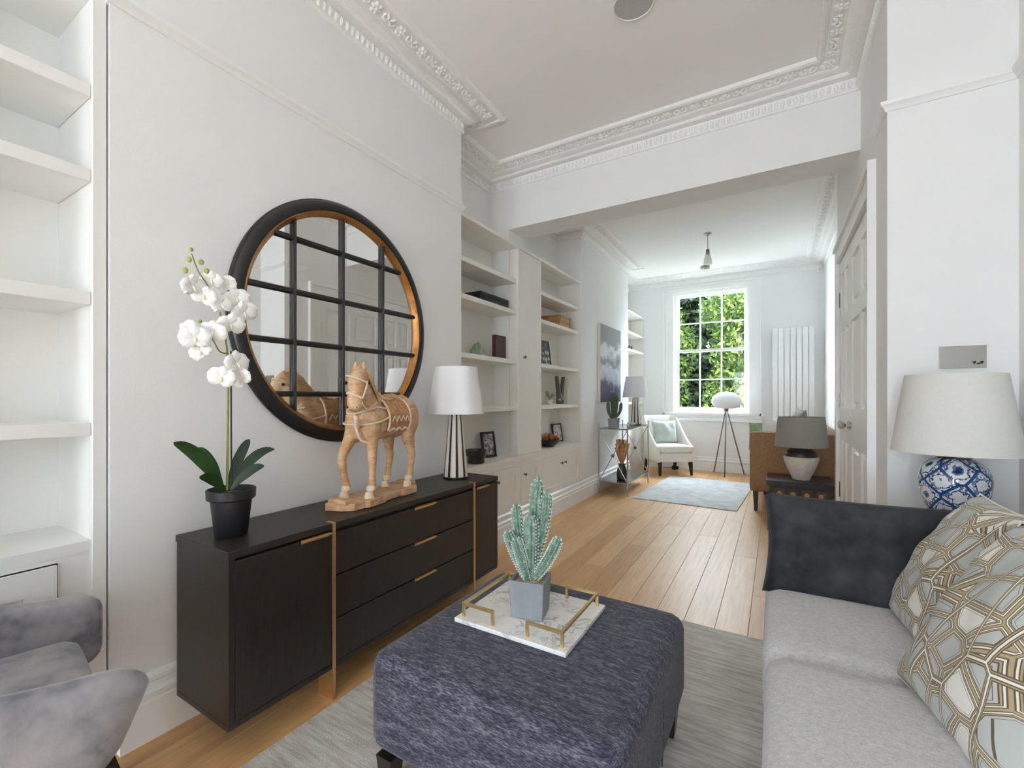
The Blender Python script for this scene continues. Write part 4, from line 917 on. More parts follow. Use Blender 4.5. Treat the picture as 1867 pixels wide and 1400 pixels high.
# ================================================================ HORSE
def remesh(mb, voxel, name, mat, parent, smooth_iter=4):
    me = bpy.data.meshes.new('tmp'); me.from_pydata(mb.v, [], mb.f); bm = bmesh.new(); bm.from_mesh(me); bmesh.ops.recalc_face_normals(bm, faces=bm.faces[:]); bm.to_mesh(me); bm.free()
    o = bpy.data.objects.new('tmp', me); COL.objects.link(o)
    md = o.modifiers.new('r', 'REMESH'); md.mode = 'VOXEL'; md.voxel_size = voxel
    ms = o.modifiers.new('s', 'SMOOTH'); ms.factor = .5; ms.iterations = smooth_iter
    dg = bpy.context.evaluated_depsgraph_get(); nm = bpy.data.meshes.new_from_object(o.evaluated_get(dg)); bpy.data.objects.remove(o)
    nm.name = name; nm.materials.clear(); nm.materials.append(mat); nm.polygons.foreach_set('use_smooth', [True] * len(nm.polygons))
    r = bpy.data.objects.new(name, nm); COL.objects.link(r); r.parent = parent; return r
hs = thing('horse_figurine', 'carved honey wood horse figurine with saddle on the black sideboard', 'figurine', (-1.648, 1.60, .7012), R(-82))
# local x forward (head), y towards the room (near side), z up
HB = .034
b = MB()
E = lambda pts, k=1.: b.tube([p[0] for p in pts], [(p[1][0] * k, p[1][1] * k) for p in pts], 20, True)
E([((-.255, 0, .40), (.03, .03)), ((-.235, 0, .405), (.075, .06)), ((-.19, 0, .405), (.096, .078)), ((-.12, 0, .395), (.088, .078)), ((-.04, 0, .385), (.083, .080)), ((.04, 0, .385), (.088, .078)), ((.11, 0, .395), (.094, .072)), ((.155, 0, .405), (.082, .062)), ((.18, 0, .41), (.05, .04))], 1.1)
E([((.07, 0, .42), (.075, .05)), ((.115, .004, .475), (.072, .043)), ((.15, .012, .535), (.062, .037)), ((.165, .02, .58), (.052, .034)), ((.175, .024, .60), (.036, .03))], 1.18)
E([((.14, .016, .585), (.044, .038)), ((.18, .03, .582), (.058, .044)), ((.212, .046, .545), (.052, .040)), ((.234, .058, .500), (.038, .034)), ((.247, .066, .462), (.035, .034)), ((.254, .070, .438), (.026, .027))])
b.ball((.178, .03, .548), (.042, .048, .048), 14, 8)
b.ball((.256, .072, .455), (.02, .03, .018), 12, 7)
def leg(pts): E(pts)
for sy in (-1, 1): b.ball((-.19, sy * .038, .385), (.078, .055, .105), 14, 8); b.ball((.115, sy * .04, .37), (.06, .048, .09), 14, 8)
leg([((.115, .045, .36), (.04, .034)), ((.112, .05, .30), (.031, .028)), ((.112, .052, .235), (.023, .021)), ((.115, .053, .205), (.0225, .021)), ((.113, .053, .13), (.0155, .015)), ((.115, .054, .085), (.019, .018)), ((.125, .055, .06), (.016, .016))])
leg([((.125, -.045, .36), (.04, .034)), ((.155, -.047, .295), (.032, .027)), ((.198, -.047, .235), (.024, .021)), ((.205, -.047, .205), (.0225, .02)), ((.188, -.046, .13), (.0155, .015)), ((.172, -.046, .085), (.019, .018)), ((.178, -.046, .06), (.016, .016))])
leg([((-.19, .045, .36), (.06, .04)), ((-.18, .05, .29), (.042, .03)), ((-.20, .052, .225), (.025, .021)), ((-.213, .052, .19), (.022, .019)), ((-.20, .052, .12), (.0155, .015)), ((-.193, .052, .085), (.019, .018)), ((-.183, .052, .06), (.016, .016))])
leg([((-.165, -.045, .36), (.06, .04)), ((-.145, -.05, .29), (.042, .03)), ((-.155, -.052, .225), (.025, .021)), ((-.165, -.052, .19), (.022, .019)), ((-.15, -.052, .12), (.0155, .015)), ((-.143, -.052, .085), (.019, .018)), ((-.133, -.052, .06), (.016, .016))])
body = remesh(b, .005, 'body', HWOOD, hs, 4)
for (x_, y_) in ((.128, .055), (.182, -.046), (-.18, .052), (-.130, -.052)):
    MB().loft([[(x_ + .007 + (r_ + .006 * (math.cos(a) > 0)) * math.cos(a), y_ + r_ * .85 * math.sin(a), z) for a in [2 * math.pi * j / 14 for j in range(14)]] for r_, z in ((.024, HB - .001), (.022, HB + .012), (.017, HB + .03))]).build('hoof', HPALE, hs)
    MB().lathe([(.017, HB + .03), (.0215, HB + .036), (.021, HB + .046), (.017, HB + .056)], 14, (x_ - .004, y_, 0)).build('fetlock', HPALE, hs)
pts = [(.30, -.055), (.285, .02), (.255, .07), (.19, .075), (.175, .092), (.06, .092), (.04, .075), (-.08, .075), (-.10, .092), (-.2, .092), (-.245, .06), (-.255, -.03), (-.24, -.085), (-.15, -.092), (-.13, -.075), (.02, -.075), (.05, -.092), (.21, -.092), (.235, -.075)]
MB().prism(pts, 0, HB).build('base', HWOOD, hs, smooth=0, bevel=.004)
for q in (.27, -.235): MB().soft((q, -.0, HB + .006), (.022, .05, .012), .008, 4).build('base_scroll', HWOOD, hs)
# ears, forelock, mane, tail
for sy, yy in ((-1, -.002), (1, .044)):
    MB().loft([[(.168 + r_ * math.cos(a) * .6 - dz_ * .1, yy + r_ * math.sin(a), .622 + dz_) for a in [2 * math.pi * j / 10 for j in range(10)]] for r_, dz_ in ((.013, 0), (.014, .012), (.009, .026), (.002, .038))]).build('ear', HWOOD, hs)
mn = MB()
for i in range(16):
    t = i / 15; ax = .172 - t * .125; az = .632 - t * .135 - .02 * t * t; ay = .022 - t * .022
    mn.ball((ax - .012, ay, az - .004), (.016, .012, .02), 8, 6)
    mn.tube([(ax - .012, ay + .006, az), (ax - .02, ay + .038 + .006 * (i % 2), az - .02), (ax - .016, ay + .046, az - .052)], [.008, .007, .003], 6)
remesh(mn, .004, 'mane', HWOOD, hs, 2)
MB().tube([(.185, .03, .625), (.205, .045, .60), (.216, .055, .575)], [.012, .012, .004], 8).build('forelock', HPALE, hs)
tl = curve([(-.25, 0, .44), (-.28, 0, .43), (-.285, 0, .37), (-.272, 0, .31), (-.27, .0, .27)], 16)
MB().tube(tl, [.016 + .006 * math.sin(math.pi * q / len(tl)) - .014 * (q / len(tl)) ** 3 for q in range(len(tl))], 10).build('tail', HWOOD, hs)
for yy, xx in ((-.006, .222), (.094, .192)): MB().ball((xx, yy, .560), (.009, .007, .008), 10, 6).build('eye', DARKLEG, hs)
for yy, xx in ((.05, .278), (.09, .266)): MB().ball((xx - .002, yy, .452), (.006, .006, .005), 8, 6).build('nostril', DARKLEG, hs)
# saddle cloth wraps the barrel
def wrapb(x0, x1, a0, a1, off, nx=14, na=20, wav=0.):
    def fn(u, v):
        x_ = x0 + (x1 - x0) * u; a = a0 + (a1 - a0) * v; ry, rz = .089 + off, .097 + off
        e_ = 1 + wav * math.sin(a * 9 + x_ * 90)
        if wav: x_ = x_
        return (x_, ry * math.sin(a) * e_, .389 + rz * math.cos(a) * e_)
    return gridmesh(fn, nx, na)
cl = wrapb(-.135, .035, -2.05, 2.05, .006); c2 = wrapb(-.135, .035, -2.05, 2.05, .0); cl.add(c2.v, c2.f); cl.build('saddle_cloth', HSAD, hs)
for x_ in (-.137, .037): MB().tube([(x_, .097 * math.sin(a), .389 + .105 * math.cos(a)) for a in np.linspace(-2.05, 2.05, 26)], .0055, 8).build('cloth_border', HPALE, hs)
for s in (-1, 1): MB().tube([(x_, s * (.097 * math.sin(2.05) + .0), .389 + .105 * math.cos(2.05) - .006 * math.sin(i * 1.3)) for i, x_ in enumerate(np.linspace(-.137, .037, 18))], .006, 8).build('cloth_border', HPALE, hs)
for s in (-1, 1):
    z_ = MB(); z_.tube([(x_, s * (.1 * math.sin(1.55)), .389 + .106 * math.cos(1.55 - .12 * ((i % 2) * 2 - 1))) for i, x_ in enumerate(np.linspace(-.12, .02, 9))], .0035, 6); z_.build('cloth_motif', HPALE, hs)
sdl = MB(); sdl.tube([(-.10, 0, .488), (-.075, 0, .494), (-.04, 0, .482), (-.01, 0, .486), (.01, 0, .50)], [(.014, .03), (.022, .045), (.012, .05), (.012, .045), (.012, .03)], 14)
sdl.tube([(.018, -.035, .475), (.022, -.022, .51), (.024, 0, .522), (.022, .022, .51), (.018, .035, .475)], [.009, .011, .012, .011, .009], 8); sdl.tube([(-.105, -.04, .475), (-.11, -.022, .50), (-.112, 0, .508), (-.11, .022, .50), (-.105, .04, .475)], .011, 8)
remesh(sdl, .004, 'saddle', HWOOD, hs, 3)
def strap(pts, r=.0045): MB().tube(pts, r, 7).build('strap', HPALE, hs)

strap(curve([(.04, .096, .40), (.10, .096, .385), (.155, .08, .375), (.188, .042, .372), (.198, 0, .372), (.188, -.042, .372), (.155, -.08, .375), (.10, -.096, .385), (.04, -.096, .40)], 32))
strap(curve([(.04, .086, .44), (.10, .078, .45), (.155, .062, .438), (.188, .03, .425), (.196, 0, .42), (.188, -.03, .425), (.14, -.07, .445)], 28))
strap(curve([(.196, .02, .42), (.206, .035, .38), (.20, .04, .335), (.178, .045, .30), (.13, .06, .285)], 20), .006)
strap(curve([(.222, .016, .495), (.252, .026, .512), (.272, .054, .515), (.262, .084, .505), (.236, .098, .492)], 16), .0045)
strap(curve([(.205, -.006, .575), (.24, .012, .590), (.252, .042, .588), (.236, .072, .578), (.20, .092, .562)], 16), .0045)
strap(curve([(.236, .098, .492), (.215, .098, .53), (.195, .094, .565)], 10), .004)
strap(curve([(.222, .016, .495), (.205, -.002, .53), (.20, -.008, .565)], 10), .004)
strap(curve([(.258, .066, .515), (.25, .058, .55), (.235, .046, .59)], 10), .004)
strap(curve([(.24, .1, .47), (.20, .09, .445), (.15, .075, .45), (.10, .066, .47)], 12), .0038)
for q in range(4): MB().ball((.262 - q * .016, .085 - q * .012, .405 - q * .012), (.013, .011, .013), 10, 6).build('bell', HPALE, hs)
strap(curve([(-.14, .078, .43), (-.19, .08, .435), (-.235, .06, .43), (-.262, .0, .425)], 14), .004)

# ================================================================ THINGS ON THE SHELVES
def yat(x, X): return onX(x, CY, X).y
def frame(name, label, c, w, h, mat_f, mat_p, rz, lean=.16, bw=.012, mount=.0, cat='picture frame'):
    """free-standing frame; local x width, z up, faces -y; leans back towards +y; rz turns it."""
    T = thing(name, label, cat, (c[0], c[1], c[2] + .0016), rz); L = Matrix.Rotation(-lean, 3, 'X')
    def bx(mb, x0, x1, y0, y1, z0, z1):
        m = MB().box(x0, x1, y0, y1, z0, z1); mb.add([L @ Vector(p) for p in m.v], m.f); return mb
    f = MB()
    bx(f, -w / 2, w / 2, -.008, .006, 0, bw); bx(f, -w / 2, w / 2, -.008, .006, h - bw, h); bx(f, -w / 2, -w / 2 + bw, -.008, .006, bw, h - bw); bx(f, w / 2 - bw, w / 2, -.008, .006, bw, h - bw)
    f.build('frame', mat_f, T, smooth=0)
    if mount: bx(MB(), -w / 2 + bw, w / 2 - bw, -.002, .004, bw, h - bw).build('mount', CARDW, T, smooth=0)
    k = bw + mount; bx(MB(), -w / 2 + k, w / 2 - k, -.0035, .0035, k, h - k).build('print', mat_p, T, smooth=0)
    bx(MB(), -.012, .012, .006, .008, .0, h * .7).build('back_strut', mat_f, T, smooth=0)
    return T
ZB, ZC, ZD, Z0 = 1.961, 1.526, 1.116, .677
RZ = R(90)   # faces +x... local -y -> +x
X_ = -2.06
bb = thing('storage_box', 'flat black lidded box on the cream bookcase shelf', 'box', (X_, (yat(858, X_) + yat(912, X_)) / 2, ZB))
hw_ = (yat(914, -2.0) - yat(862, -2.0)) / 2
MB().box(-.09, .09, -hw_, hw_, 0, .05).build('body', IRON, bb, smooth=0, bevel=.002); MB().box(-.094, .094, -hw_ - .004, hw_ + .004, .051, .078).build('lid', IRON, bb, smooth=0, bevel=.002)
su = thing('potted_succulent', 'pale green succulent in a low glass bowl on the bookcase shelf', 'plant', (-2.05, yat(870, -2.05), ZC))
MB().lathe([(.035, 0), (.055, .01), (.062, .04), (.058, .052), (.052, .045), (.04, .012)], 24).build('bowl', CLEARG, su)
for k in range(16):
    a = k * 2.4; r_ = .012 + .04 * (k / 16); zz = .085 - .05 * (k / 16)
    MB().ball((r_ * math.cos(a), r_ * math.sin(a), zz), (.012, .02, .032), 8, 6, Matrix.Rotation(a + 1.57, 3, 'Z') @ Matrix.Rotation(-.5 * k / 16, 3, 'X')).build('leaf', SUCC, su)
frame('photo_frame', 'white and silver photo frame behind the oxblood book on the shelf', (-2.11, yat(924, -2.11), ZC), .20, .26, CHROME, CARDW, RZ, .12, .008, .02)
rbk = thing('book', 'dark oxblood leather book standing before the white frame', 'book', (-2.02, yat(910, -2.02), ZC), RZ)
MB().box(-.085, .085, -.018, -.015, 0, .2).box(-.085, .085, .015, .018, 0, .2).box(-.085, -.082, -.015, .015, 0, .2).build('cover', REDBK, rbk, smooth=0); MB().box(-.082, .078, -.015, .015, .004, .196).build('pages', CARDW, rbk, smooth=0)
bo = thing('glass_bowl', 'smoky dark glass bowl on the bookcase counter', 'bowl', (-1.99, yat(868, -1.99), Z0))
MB().lathe([(.06, 0), (.068, .004), (.07, .05), (.078, .055), (.086, .105), (.083, .107), (.073, .06), (.06, .05), (.055, .01)], 32).build('bowl', GLASSBK, bo); MB().lathe([(.058, .008), (.066, .045), (.04, .055), (.0, .056)], 24, caps=False).build('filling', REDBK, bo)
frame('photo_frame', 'black frame with floral print beside the smoky glass bowl', (-2.08, yat(893, -2.08), Z0), .165, .22, IRON, PHOTO1, R(78), .16, .02)
bt = -2.06; yb0 = yat(1012, bt)
for k, (w_, lab) in enumerate(((.36, 'lower honey wood box of the stacked pair on the bookcase shelf'), (.33, 'upper honey wood box stacked on its twin in the bookcase'))):
    t = thing('wooden_box', lab, 'box', (bt, yb0 + .02 * k, ZB + .0605 * k), 0)
    MB().box(-.11, .11, -w_ / 2, w_ / 2, 0, .056).build('body', BOXW, t, smooth=0, bevel=.002)
    for yy in (-w_ / 2 + .03, w_ / 2 - .03): MB().box(-.111, .111, yy - .008, yy + .008, .0, .06).build('strap', DARKLEG, t, smooth=0)
    MB().box(-.112, .112, -w_ / 2 - .002, w_ / 2 + .002, .038, .042).build('lid_line', DARKLEG, t, smooth=0)
frame('photo_frame', 'charcoal and white inlay patterned frame on the bookcase shelf', (-2.06, yat(996, -2.06), ZC), .19, .27, IRON, INLAY, R(82), .14, .008)
vv = thing('sculptural_vase', 'dark V-shaped two-pronged vase on the bookcase shelf', 'vase', (-2.06, yat(1021, -2.06), ZD), 0)
MB().lathe([(.035, 0), (.045, .01), (.05, .05), (.042, .085), (.03, .09)], 24).build('base', STEEL, vv)
for s_ in (-1, 1): MB().tube([(0, s_ * .02, .06), (0, s_ * .05, .16), (0, s_ * .095, .31)], [(.035, .028), (.03, .02), (.022, .006)], 14).build('prong', STEEL, vv)
gp = thing('potted_succulent', 'small bright green trailing plant beside the V-shaped vase', 'plant', (-2.0, yat(1002, -2.0), ZD))
MB().lathe([(.03, 0), (.04, .05), (.036, .05)], 20).build('pot', CERAM, gp)
for k in range(14):
    a = k * 2.4; MB().tube([(0, 0, .045), (.03 * math.cos(a), .03 * math.sin(a), .08 + .05 * ((k * 7) % 5) / 5), (.05 * math.cos(a), .05 * math.sin(a), .07 + .09 * ((k * 3) % 7) / 7)], [.005, .008, .003], 6, flat=.5).build('leaf', SUCC, gp)
dd = thing('dish', 'shallow dark dish on the shelf beside the green plant', 'dish', (-2.10, 4.12, ZD)); MB().lathe([(.03, 0), (.075, .016), (.073, .018), (.03, .006)], 28).build('plate', CERDK, dd); MB().lathe([(.032, 0), (.034, .003), (.03, .004)], 20).build('foot', CERDK, dd)
ab = thing('decor_bowl', 'dark bowl heaped with amber and brown baubles on the counter', 'bowl', (-2.02, yat(1000, -2.02), Z0))
MB().lathe([(.05, 0), (.06, .004), (.11, .045), (.13, .07), (.126, .072), (.1, .05), (.05, .012)], 32).build('bowl', CERDK, ab)
for k in range(9):
    a = k * 2.4; r_ = .03 + .05 * (k % 3) / 2; b_ = MB(); b_.ball((r_ * math.cos(a), r_ * math.sin(a), .085 + .02 * (k % 2)), .033, 12, 8); b_.build('bauble', (AMBER, FOILB, AMBER)[k % 3], ab)
frame('photo_frame', 'small black frame with an ink sketch behind the bauble bowl', (-2.13, yat(1018, -2.13), Z0), .19, .21, IRON, PHOTO2, R(80), .16, .014)
rx_ = -2.02
for k in range(4):
    t = thing('candle_pot', ('dark pot ending the alcove shelf row on the chimney side', 'dark pot third from the window in the alcove shelf row', 'dark pot second from the window in the alcove shelf row', 'dark pot ending the alcove shelf row on the window side')[k], 'pot', (rx_, 7.2 + k * .13, 1.961), 0, 'row of small pots on the alcove shelf')
    MB().lathe([(.03, 0), (.034, .004), (.036, .06), (.032, .062), (.03, .01)], 16).build('pot', CERDK, t); MB().lathe([(.029, .02), (.029, .05), (.0, .052)], 14, caps=False).build('wax', FOILB, t)
frame('photo_frame', 'black framed monochrome picture on the alcove shelf', (-2.09, 7.33, 1.526), .30, .34, IRON, PHOTO3, R(84), .14, .022, .035)

# ================================================================ WALL PICTURE
cv = thing('canvas_picture', 'large unframed grey and violet seascape canvas on the wall above the console', 'picture', (-1.9045, 5.62, 1.13))
MB().box(.0, .034, 0, .88, 0, 1.0).build('stretcher', CARDW, cv, smooth=0); MB().box(.034, .036, 0, .88, 0, 1.0).build('canvas', SEA, cv, smooth=0)

# ================================================================ CONSOLE TABLE + ITS THINGS
cx0, cx1, cy0, cy1 = -1.86, -1.505, 5.52, 6.56
cn = thing('console_table', 'silver metal console table with crossed end frames and dark glass top', 'console table', ((cx0 + cx1) / 2, (cy0 + cy1) / 2, 0))
w2, l2 = (cx1 - cx0) / 2, (cy1 - cy0) / 2
for sx in (-1, 1):
    for sy in (-1, 1): MB().tube([(sx * w2, sy * l2, 0), (sx * w2, sy * l2, .85)], .009, 10).ball((sx * w2, sy * l2, .858), .012, 10, 6).build('leg', CHROME, cn)
for z in (.15, .80):
    for sx in (-1, 1): MB().tube([(sx * w2, -l2, z), (sx * w2, l2, z)], .007, 8).build('rail', CHROME, cn)
    for sy in (-1, 1): MB().tube([(-w2, sy * l2, z), (w2, sy * l2, z)], .007, 8).build('rail', CHROME, cn)
for sy in (-1, 1):
    for q in (-1, 1): MB().tube([(-w2 * q, sy * l2, .15), (w2 * q, sy * l2, .80)], .0055, 8).build('cross_brace', CHROME, cn)
    MB().lathe([(.016, -.006), (.022, -.006), (.022, .006), (.016, .006)], 20).build('boss', STEEL, cn).matrix_local = Matrix.Translation((0, sy * l2, .475)) @ Matrix.Rotation(R(90), 4, 'X')
MB().box(-w2 + .006, w2 - .006, -l2 + .006, l2 - .006, .801, .812).build('glass_top', GLASSBK, cn, smooth=0)
MB().box(-w2 + .006, w2 - .006, -l2 + .006, l2 - .006, .151, .160).build('lower_shelf', STEEL, cn, smooth=0)
c3 = thing('potted_cactus', 'small dusty green cactus in a grey pot on the console table', 'cactus', (-1.70, yat(1119, -1.70), .8125))
MB().loft([[(x_ * w, y_ * w, z) for x_, y_ in ((-1, -1), (1, -1), (1, 1), (-1, 1))] for w, z in ((.052, 0), (.058, .12), (.05, .12), (.048, .105))]).build('pot', CONCRETE, c3, smooth=0)
for bs, tp, r, bd in (((0, 0, .1), (-.01, .0, .44), .022, (-.01, 0, 0)), ((.01, .01, .1), (.03, .04, .40), .02, (0, .01, 0)), ((-.01, -.01, .1), (-.05, -.05, .33), .018, (-.02, -.02, 0)), ((.01, 0, .12), (.07, .07, .32), .017, (.02, .01, -.02))):
    p, rd = stalk(bs, tp, r, bd); ribbed(p, rd, 7, 28).build('stalk', CACT2, c3)
gd = thing('glass_dish', 'small white glass dish on the console table beside the striped lamp', 'dish', (-1.60, 6.08, .8125))
MB().lathe([(.03, 0), (.06, .02), (.065, .045), (.06, .046), (.05, .02)], 24).build('dish', CLEARG, gd); MB().ball((0, 0, .03), (.04, .04, .02), 12, 8).build('stones', WHITEFAB, gd)
dv = thing('dried_flower_vase', 'dark vase of tan dried stems on the lower console shelf', 'vase', (-1.63, 5.72, .1605))
MB().lathe([(.05, 0), (.06, .01), (.065, .08), (.05, .15), (.04, .18), (.045, .2), (.038, .2), (.03, .17)], 28).build('vase', CERDK, dv)
for k in range(18):
    a = k * 2.4; q = .03 + .07 * ((k * 5) % 9) / 9; MB().tube([(0, 0, .17), (q * .4 * math.cos(a), q * .4 * math.sin(a), .26), (q * math.cos(a), q * math.sin(a), .40 + .05 * (k % 3))], [.004, .012, .016], 7).build('stem', FOILB, dv)

# ================================================================ CREAM CHAIR
ch = thing('occasional_chair', 'cream upholstered slipper chair with swooping sides and dark legs by the window', 'chair', (-1.44, 7.57, 0), R(-142.6))
secs = []; hw, th = .275, .03; path = []
for i in range(11): path.append((hw, .27 - i / 10 * .40))
for i in range(1, 10):
    a = math.pi / 2 * i / 10; path.append((hw - .10 * (1 - math.cos(a)), -.13 - .12 * math.sin(a)))
for i in range(7): path.append((hw - .10 - (2 * hw - .2) * i / 6, -.25))
path += [(-x_, y_) for x_, y_ in path[:20][::-1]]
n = len(path)
for i, (px_, py_) in enumerate(path):
    p0, p1 = Vector(path[max(i - 1, 0)]), Vector(path[min(i + 1, n - 1)]); t = (p1 - p0).normalized(); nrm = Vector((t.y, -t.x))
    g_ = max(0, min(1, (.27 - py_) / .46)); top = .44 + .46 * g_ ** 1.7; bot = .20; h2, zc = (top - bot) / 2, (top + bot) / 2; ring = []
    for k in range(12):
        a = 2 * math.pi * k / 12; cx_, cz_ = math.cos(a), math.sin(a); ex = math.copysign(abs(cx_) ** .5, cx_); ez = math.copysign(abs(cz_) ** .5, cz_)
        z = zc + ez * h2; ring.append((px_ + nrm.x * ex * th, py_ + nrm.y * ex * th - max(0, z - .44) * .18 * g_, z))
    secs.append(ring)
MB().loft(secs).build('shell', CREAMFAB, ch, smooth=60)
MB().soft((0, .03, .40), (.25, .27, .055), .035, 8, .012).build('seat_cushion', CREAMFAB, ch, smooth=60)
MB().soft((0, .01, .275), (.262, .265, .075), .02, 6).build('seat_base', CREAMFAB, ch, smooth=60)
for sx in (-1, 1):
    for y_, yo in ((.24, .26), (-.21, -.27)):
        MB().loft([[(sx * .25 + u * .014, yo + v * .014, 0) for u, v in ((-1, -1), (1, -1), (1, 1), (-1, 1))], [(sx * .24 + u * .024, y_ + v * .024, .21) for u, v in ((-1, -1), (1, -1), (1, 1), (-1, 1))]]).build('leg', DARKLEG, ch, smooth=0)
fdir = Vector((.608, -.794, 0))
place_pillow('scatter_cushion', .40, .36, .13, MINT, 'pale mint velvet cushion on the cream chair', tuple(Vector((-1.44, 7.57, 0)) - fdir * .10 + Vector((0, 0, .64))), tuple(fdir + Vector((0, 0, .25))), (0, 0, 1), .06, 16)
ad = thing('cable_adapter', 'small black power adapter on the floor behind the cream chair', 'adapter', tuple(onY(1231, 851, 8.03).xy) + (0,))
MB().box(-.05, .05, -.03, .03, .0, .05).build('body', IRON, ad, smooth=0, bevel=.006); MB().tube([(-.05, 0, .03), (-.12, .02, .012), (-.2, .03, .008)], .004, 6).build('cable', IRON, ad)

# ================================================================ TRIPOD LAMP
tp = thing('floor_lamp', 'white dome floor lamp on thin grey tripod legs by the window', 'lamp', (-.645, 7.86, 0))
for fx_, fy_ in ((-.19, .19), (.0, -.27), (.23, .20)): MB().tube([(fx_, fy_, 0), (fx_ * .04, fy_ * .04, 1.0)], [.009, .008], 8).build('leg', STEEL, tp)
MB().lathe([(.03, .975), (.035, .985), (.035, 1.01), (.02, 1.02)], 20).build('hub', STEEL, tp)
MB().lathe([(.03, 1.015), (.12, 1.02), (.175, 1.05), (.2, 1.10), (.205, 1.14), (.19, 1.19), (.15, 1.235), (.09, 1.265), (.03, 1.275), (.004, 1.277)], 48).build('dome_shade', SHADEW, tp)

# ================================================================ TAN SOFA + THINGS
ts = thing('sofa', 'tan fabric sofa standing sideways against the wall near the window', 'sofa', (.17, 6.55, 0))
MB().soft((-.0, -.96, .52), (.405, .09, .31), .025, 8).build('arm', BROWNFAB, ts, smooth=60)
MB().soft((-.0, .96, .52), (.405, .09, .31), .025, 8).build('arm', BROWNFAB, ts, smooth=60)
MB().soft((.30, 0, .52), (.10, .9, .31), .04, 8).build('back', BROWNFAB, ts, smooth=60)
MB().soft((-.03, 0, .28), (.37, .88, .08), .02, 6).build('base', BROWNFAB, ts, smooth=60)
for yy in (-.44, .44): MB().soft((-.08, yy, .42), (.31, .43, .075), .04, 8, .01).build('seat_cushion', BROWNFAB, ts, smooth=60)
for sx in (-.35, .35):
    for sy in (-.98, .98): MB().loft([[(sx + u * .016, sy + v * .016, 0) for u, v in ((-1, -1), (1, -1), (1, 1), (-1, 1))], [(sx + u * .026, sy + v * .026, .22) for u, v in ((-1, -1), (1, -1), (1, 1), (-1, 1))]]).build('leg', DARKLEG, ts, smooth=0)
place_pillow('scatter_cushion', .30, .42, .13, WHITEFAB, 'white cotton cushion on the tan sofa', (.005, 5.95, .755), (-.35, 1, .35), (0, -.2, 1), .06, 14)
place_pillow('scatter_cushion', .52, .52, .14, GREYFAB, 'mid grey cushion propped on the tan sofa back', (.19, 6.32, .80), (-1, -.12, .22), (.1, 0, 1), .05, 14)
place_pillow('scatter_cushion', .2, .34, .09, SUCC, 'sage green cushion at the front of the tan sofa', (-.17, 6.16, .74), (-.2, 1, .35), (0, -.2, 1), .05, 14)
dt = thing('side_table', 'dark carved wooden side table beside the tan sofa', 'side table', (.175, 5.05, 0))
MB().box(-.25, .25, -.25, .25, .405, .45).build('top', DARKTAB, dt, smooth=0, bevel=.004)
MB().box(-.225, .225, -.225, .225, .28, .405).build('apron', DARKTAB, dt, smooth=0)
for k in range(4):
    xa = -.19 + k * .1; MB().box(xa, xa + .08, -.232, -.225, .30, .385).build('carved_panel', CARVE, dt, smooth=0, bevel=.003); MB().lathe([(.02, 0), (.012, .006), (.004, .01)], 12).build('carved_motif', FOILB, dt).matrix_local = Matrix.Translation((xa + .04, -.232, .342)) @ Matrix.Rotation(R(90), 4, 'X')
for sx in (-1, 1):
    for sy in (-1, 1): MB().box(sx * .215 - .025, sx * .215 + .025, sy * .215 - .025, sy * .215 + .025, 0, .279).build('leg', DARKTAB, dt, smooth=0, bevel=.003)
MB().box(-.2, .2, -.2, .2, .09, .11).build('lower_shelf', DARKTAB, dt, smooth=0)
pl = thing('table_lamp', 'stone ceramic pot lamp with grey linen shade on the dark carved table', 'lamp', (.19, 5.0, .4505))
MB().lathe([(.058, 0), (.066, .003), (.085, .05), (.115, .12), (.133, .18), (.135, .205), (.12, .212)], 40).build('pot', CERAM, pl)
MB().lathe([(.122, .205), (.126, .215), (.118, .245), (.10, .262), (.085, .268), (.088, .285), (.075, .29), (.02, .292), (.015, .33)], 40).build('neck', CERDK, pl)
lamp_shade(pl, .30, .565, .205, .178, SHADEG, 56)

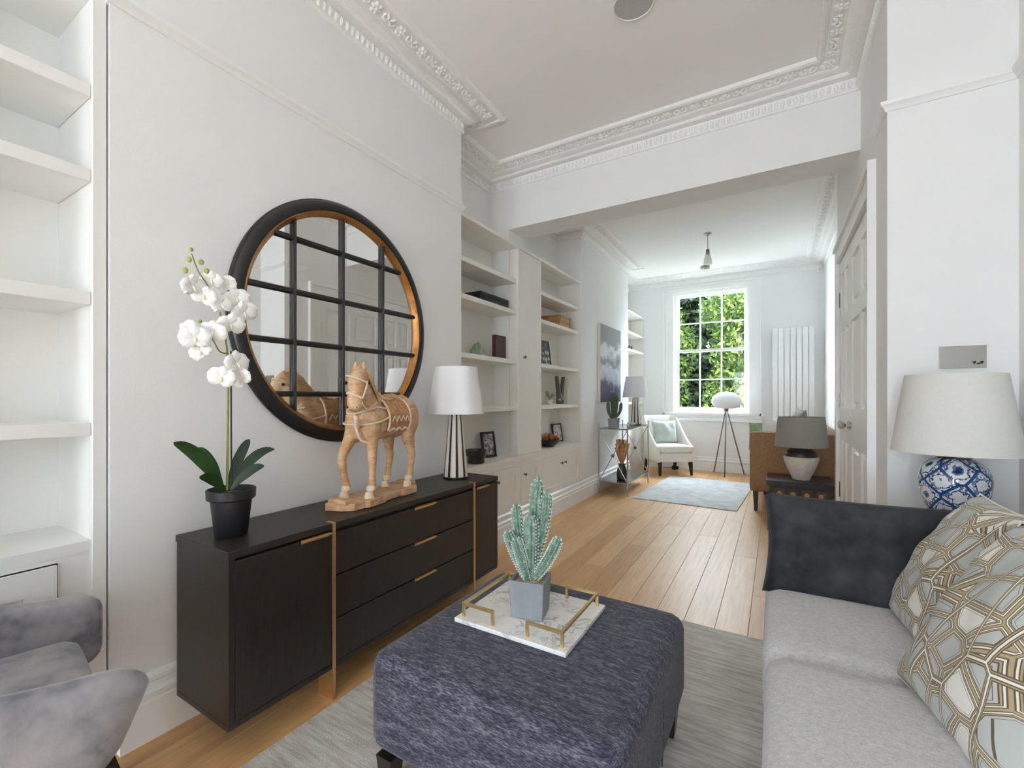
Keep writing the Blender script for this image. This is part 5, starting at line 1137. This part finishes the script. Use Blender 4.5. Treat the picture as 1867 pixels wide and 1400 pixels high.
# ================================================================ WALL / CEILING FITTINGS
ra = thing('radiator', 'tall white vertical panel radiator on the wall beside the window', 'radiator', (.215, 8.14, 0))
for k in range(7): MB().box(-.26 + k * .0745, -.26 + k * .0745 + .066, -.075, -.055, .45, 2.22).build('radiator_panel', TRIM, ra, smooth=0, bevel=.005)
for z in (.52, 2.14): MB().box(-.255, .255, -.054, -.03, z - .02, z + .02).build('header', TRIM, ra, smooth=0)
for x_ in (-.2, .2): MB().box(x_ - .02, x_ + .02, -.03, -.0005, 2.12, 2.16).box(x_ - .02, x_ + .02, -.03, -.0005, .5, .54).build('bracket', TRIM, ra, smooth=0)
for x_ in (-.22, .22): MB().tube([(x_, -.045, .002), (x_, -.045, .5)], .009, 8).build('pipe', CHROME, ra)
pd = thing('pendant_light', 'small nickel pendant fitting with clear glass hanging from the ceiling', 'pendant light', (-.705, 6.15, CH - .0005))
MB().lathe([(.045, 0), (.045, -.012), (.03, -.024), (.006, -.028)], 24).build('ceiling_rose', CHROME, pd)
MB().tube([(0, 0, -.026), (0, 0, -.20)], .004, 8).build('cord', STEEL, pd)
MB().lathe([(.008, -.195), (.02, -.2), (.022, -.25), (.016, -.262)], 16).build('lamp_holder', STEEL, pd)
MB().lathe([(.02, -.24), (.03, -.27), (.045, -.33), (.05, -.38), (.047, -.38), (.042, -.33), (.027, -.27)], 24, caps=False).build('glass_bell', CLEARG, pd)
MB().lathe([(.02, -.39), (.055, -.40), (.055, -.425), (.02, -.43)], 24, (-.03, 0, 0)).build('collar', CHROME, pd)
r_ = ray(1155, 6); k_ = (CH - CAM_H) / r_.z
sp = thing('ceiling_speaker', 'round grey flush ceiling speaker', 'speaker', (r_.x * k_, r_.y * k_, CH - .0005))
MB().lathe([(.098, 0), (.104, -.002), (.104, -.008), (.096, -.010), (.094, -.006)], 48).build('bezel', TRIM, sp)
MB().lathe([(.094, -.006), (.0, -.0065)], 48, caps=False).build('grille', M('speaker_grille', srgb(196, 194, 190), .6, var=.15, vscale=400, bump=.5, bscale=500), sp)
pq = onY(1497, 490, 8.1)
al = thing('motion_sensor', 'small white motion sensor high in the corner by the radiator', 'sensor', (.53, 8.139, pq.z - .02))
MB().soft((0, -.022, .03), (.03, .022, .05), .012, 4).build('housing', TRIM, al); MB().soft((0, -.042, .015), (.02, .006, .02), .005, 3).build('lens', SHADEL, al)
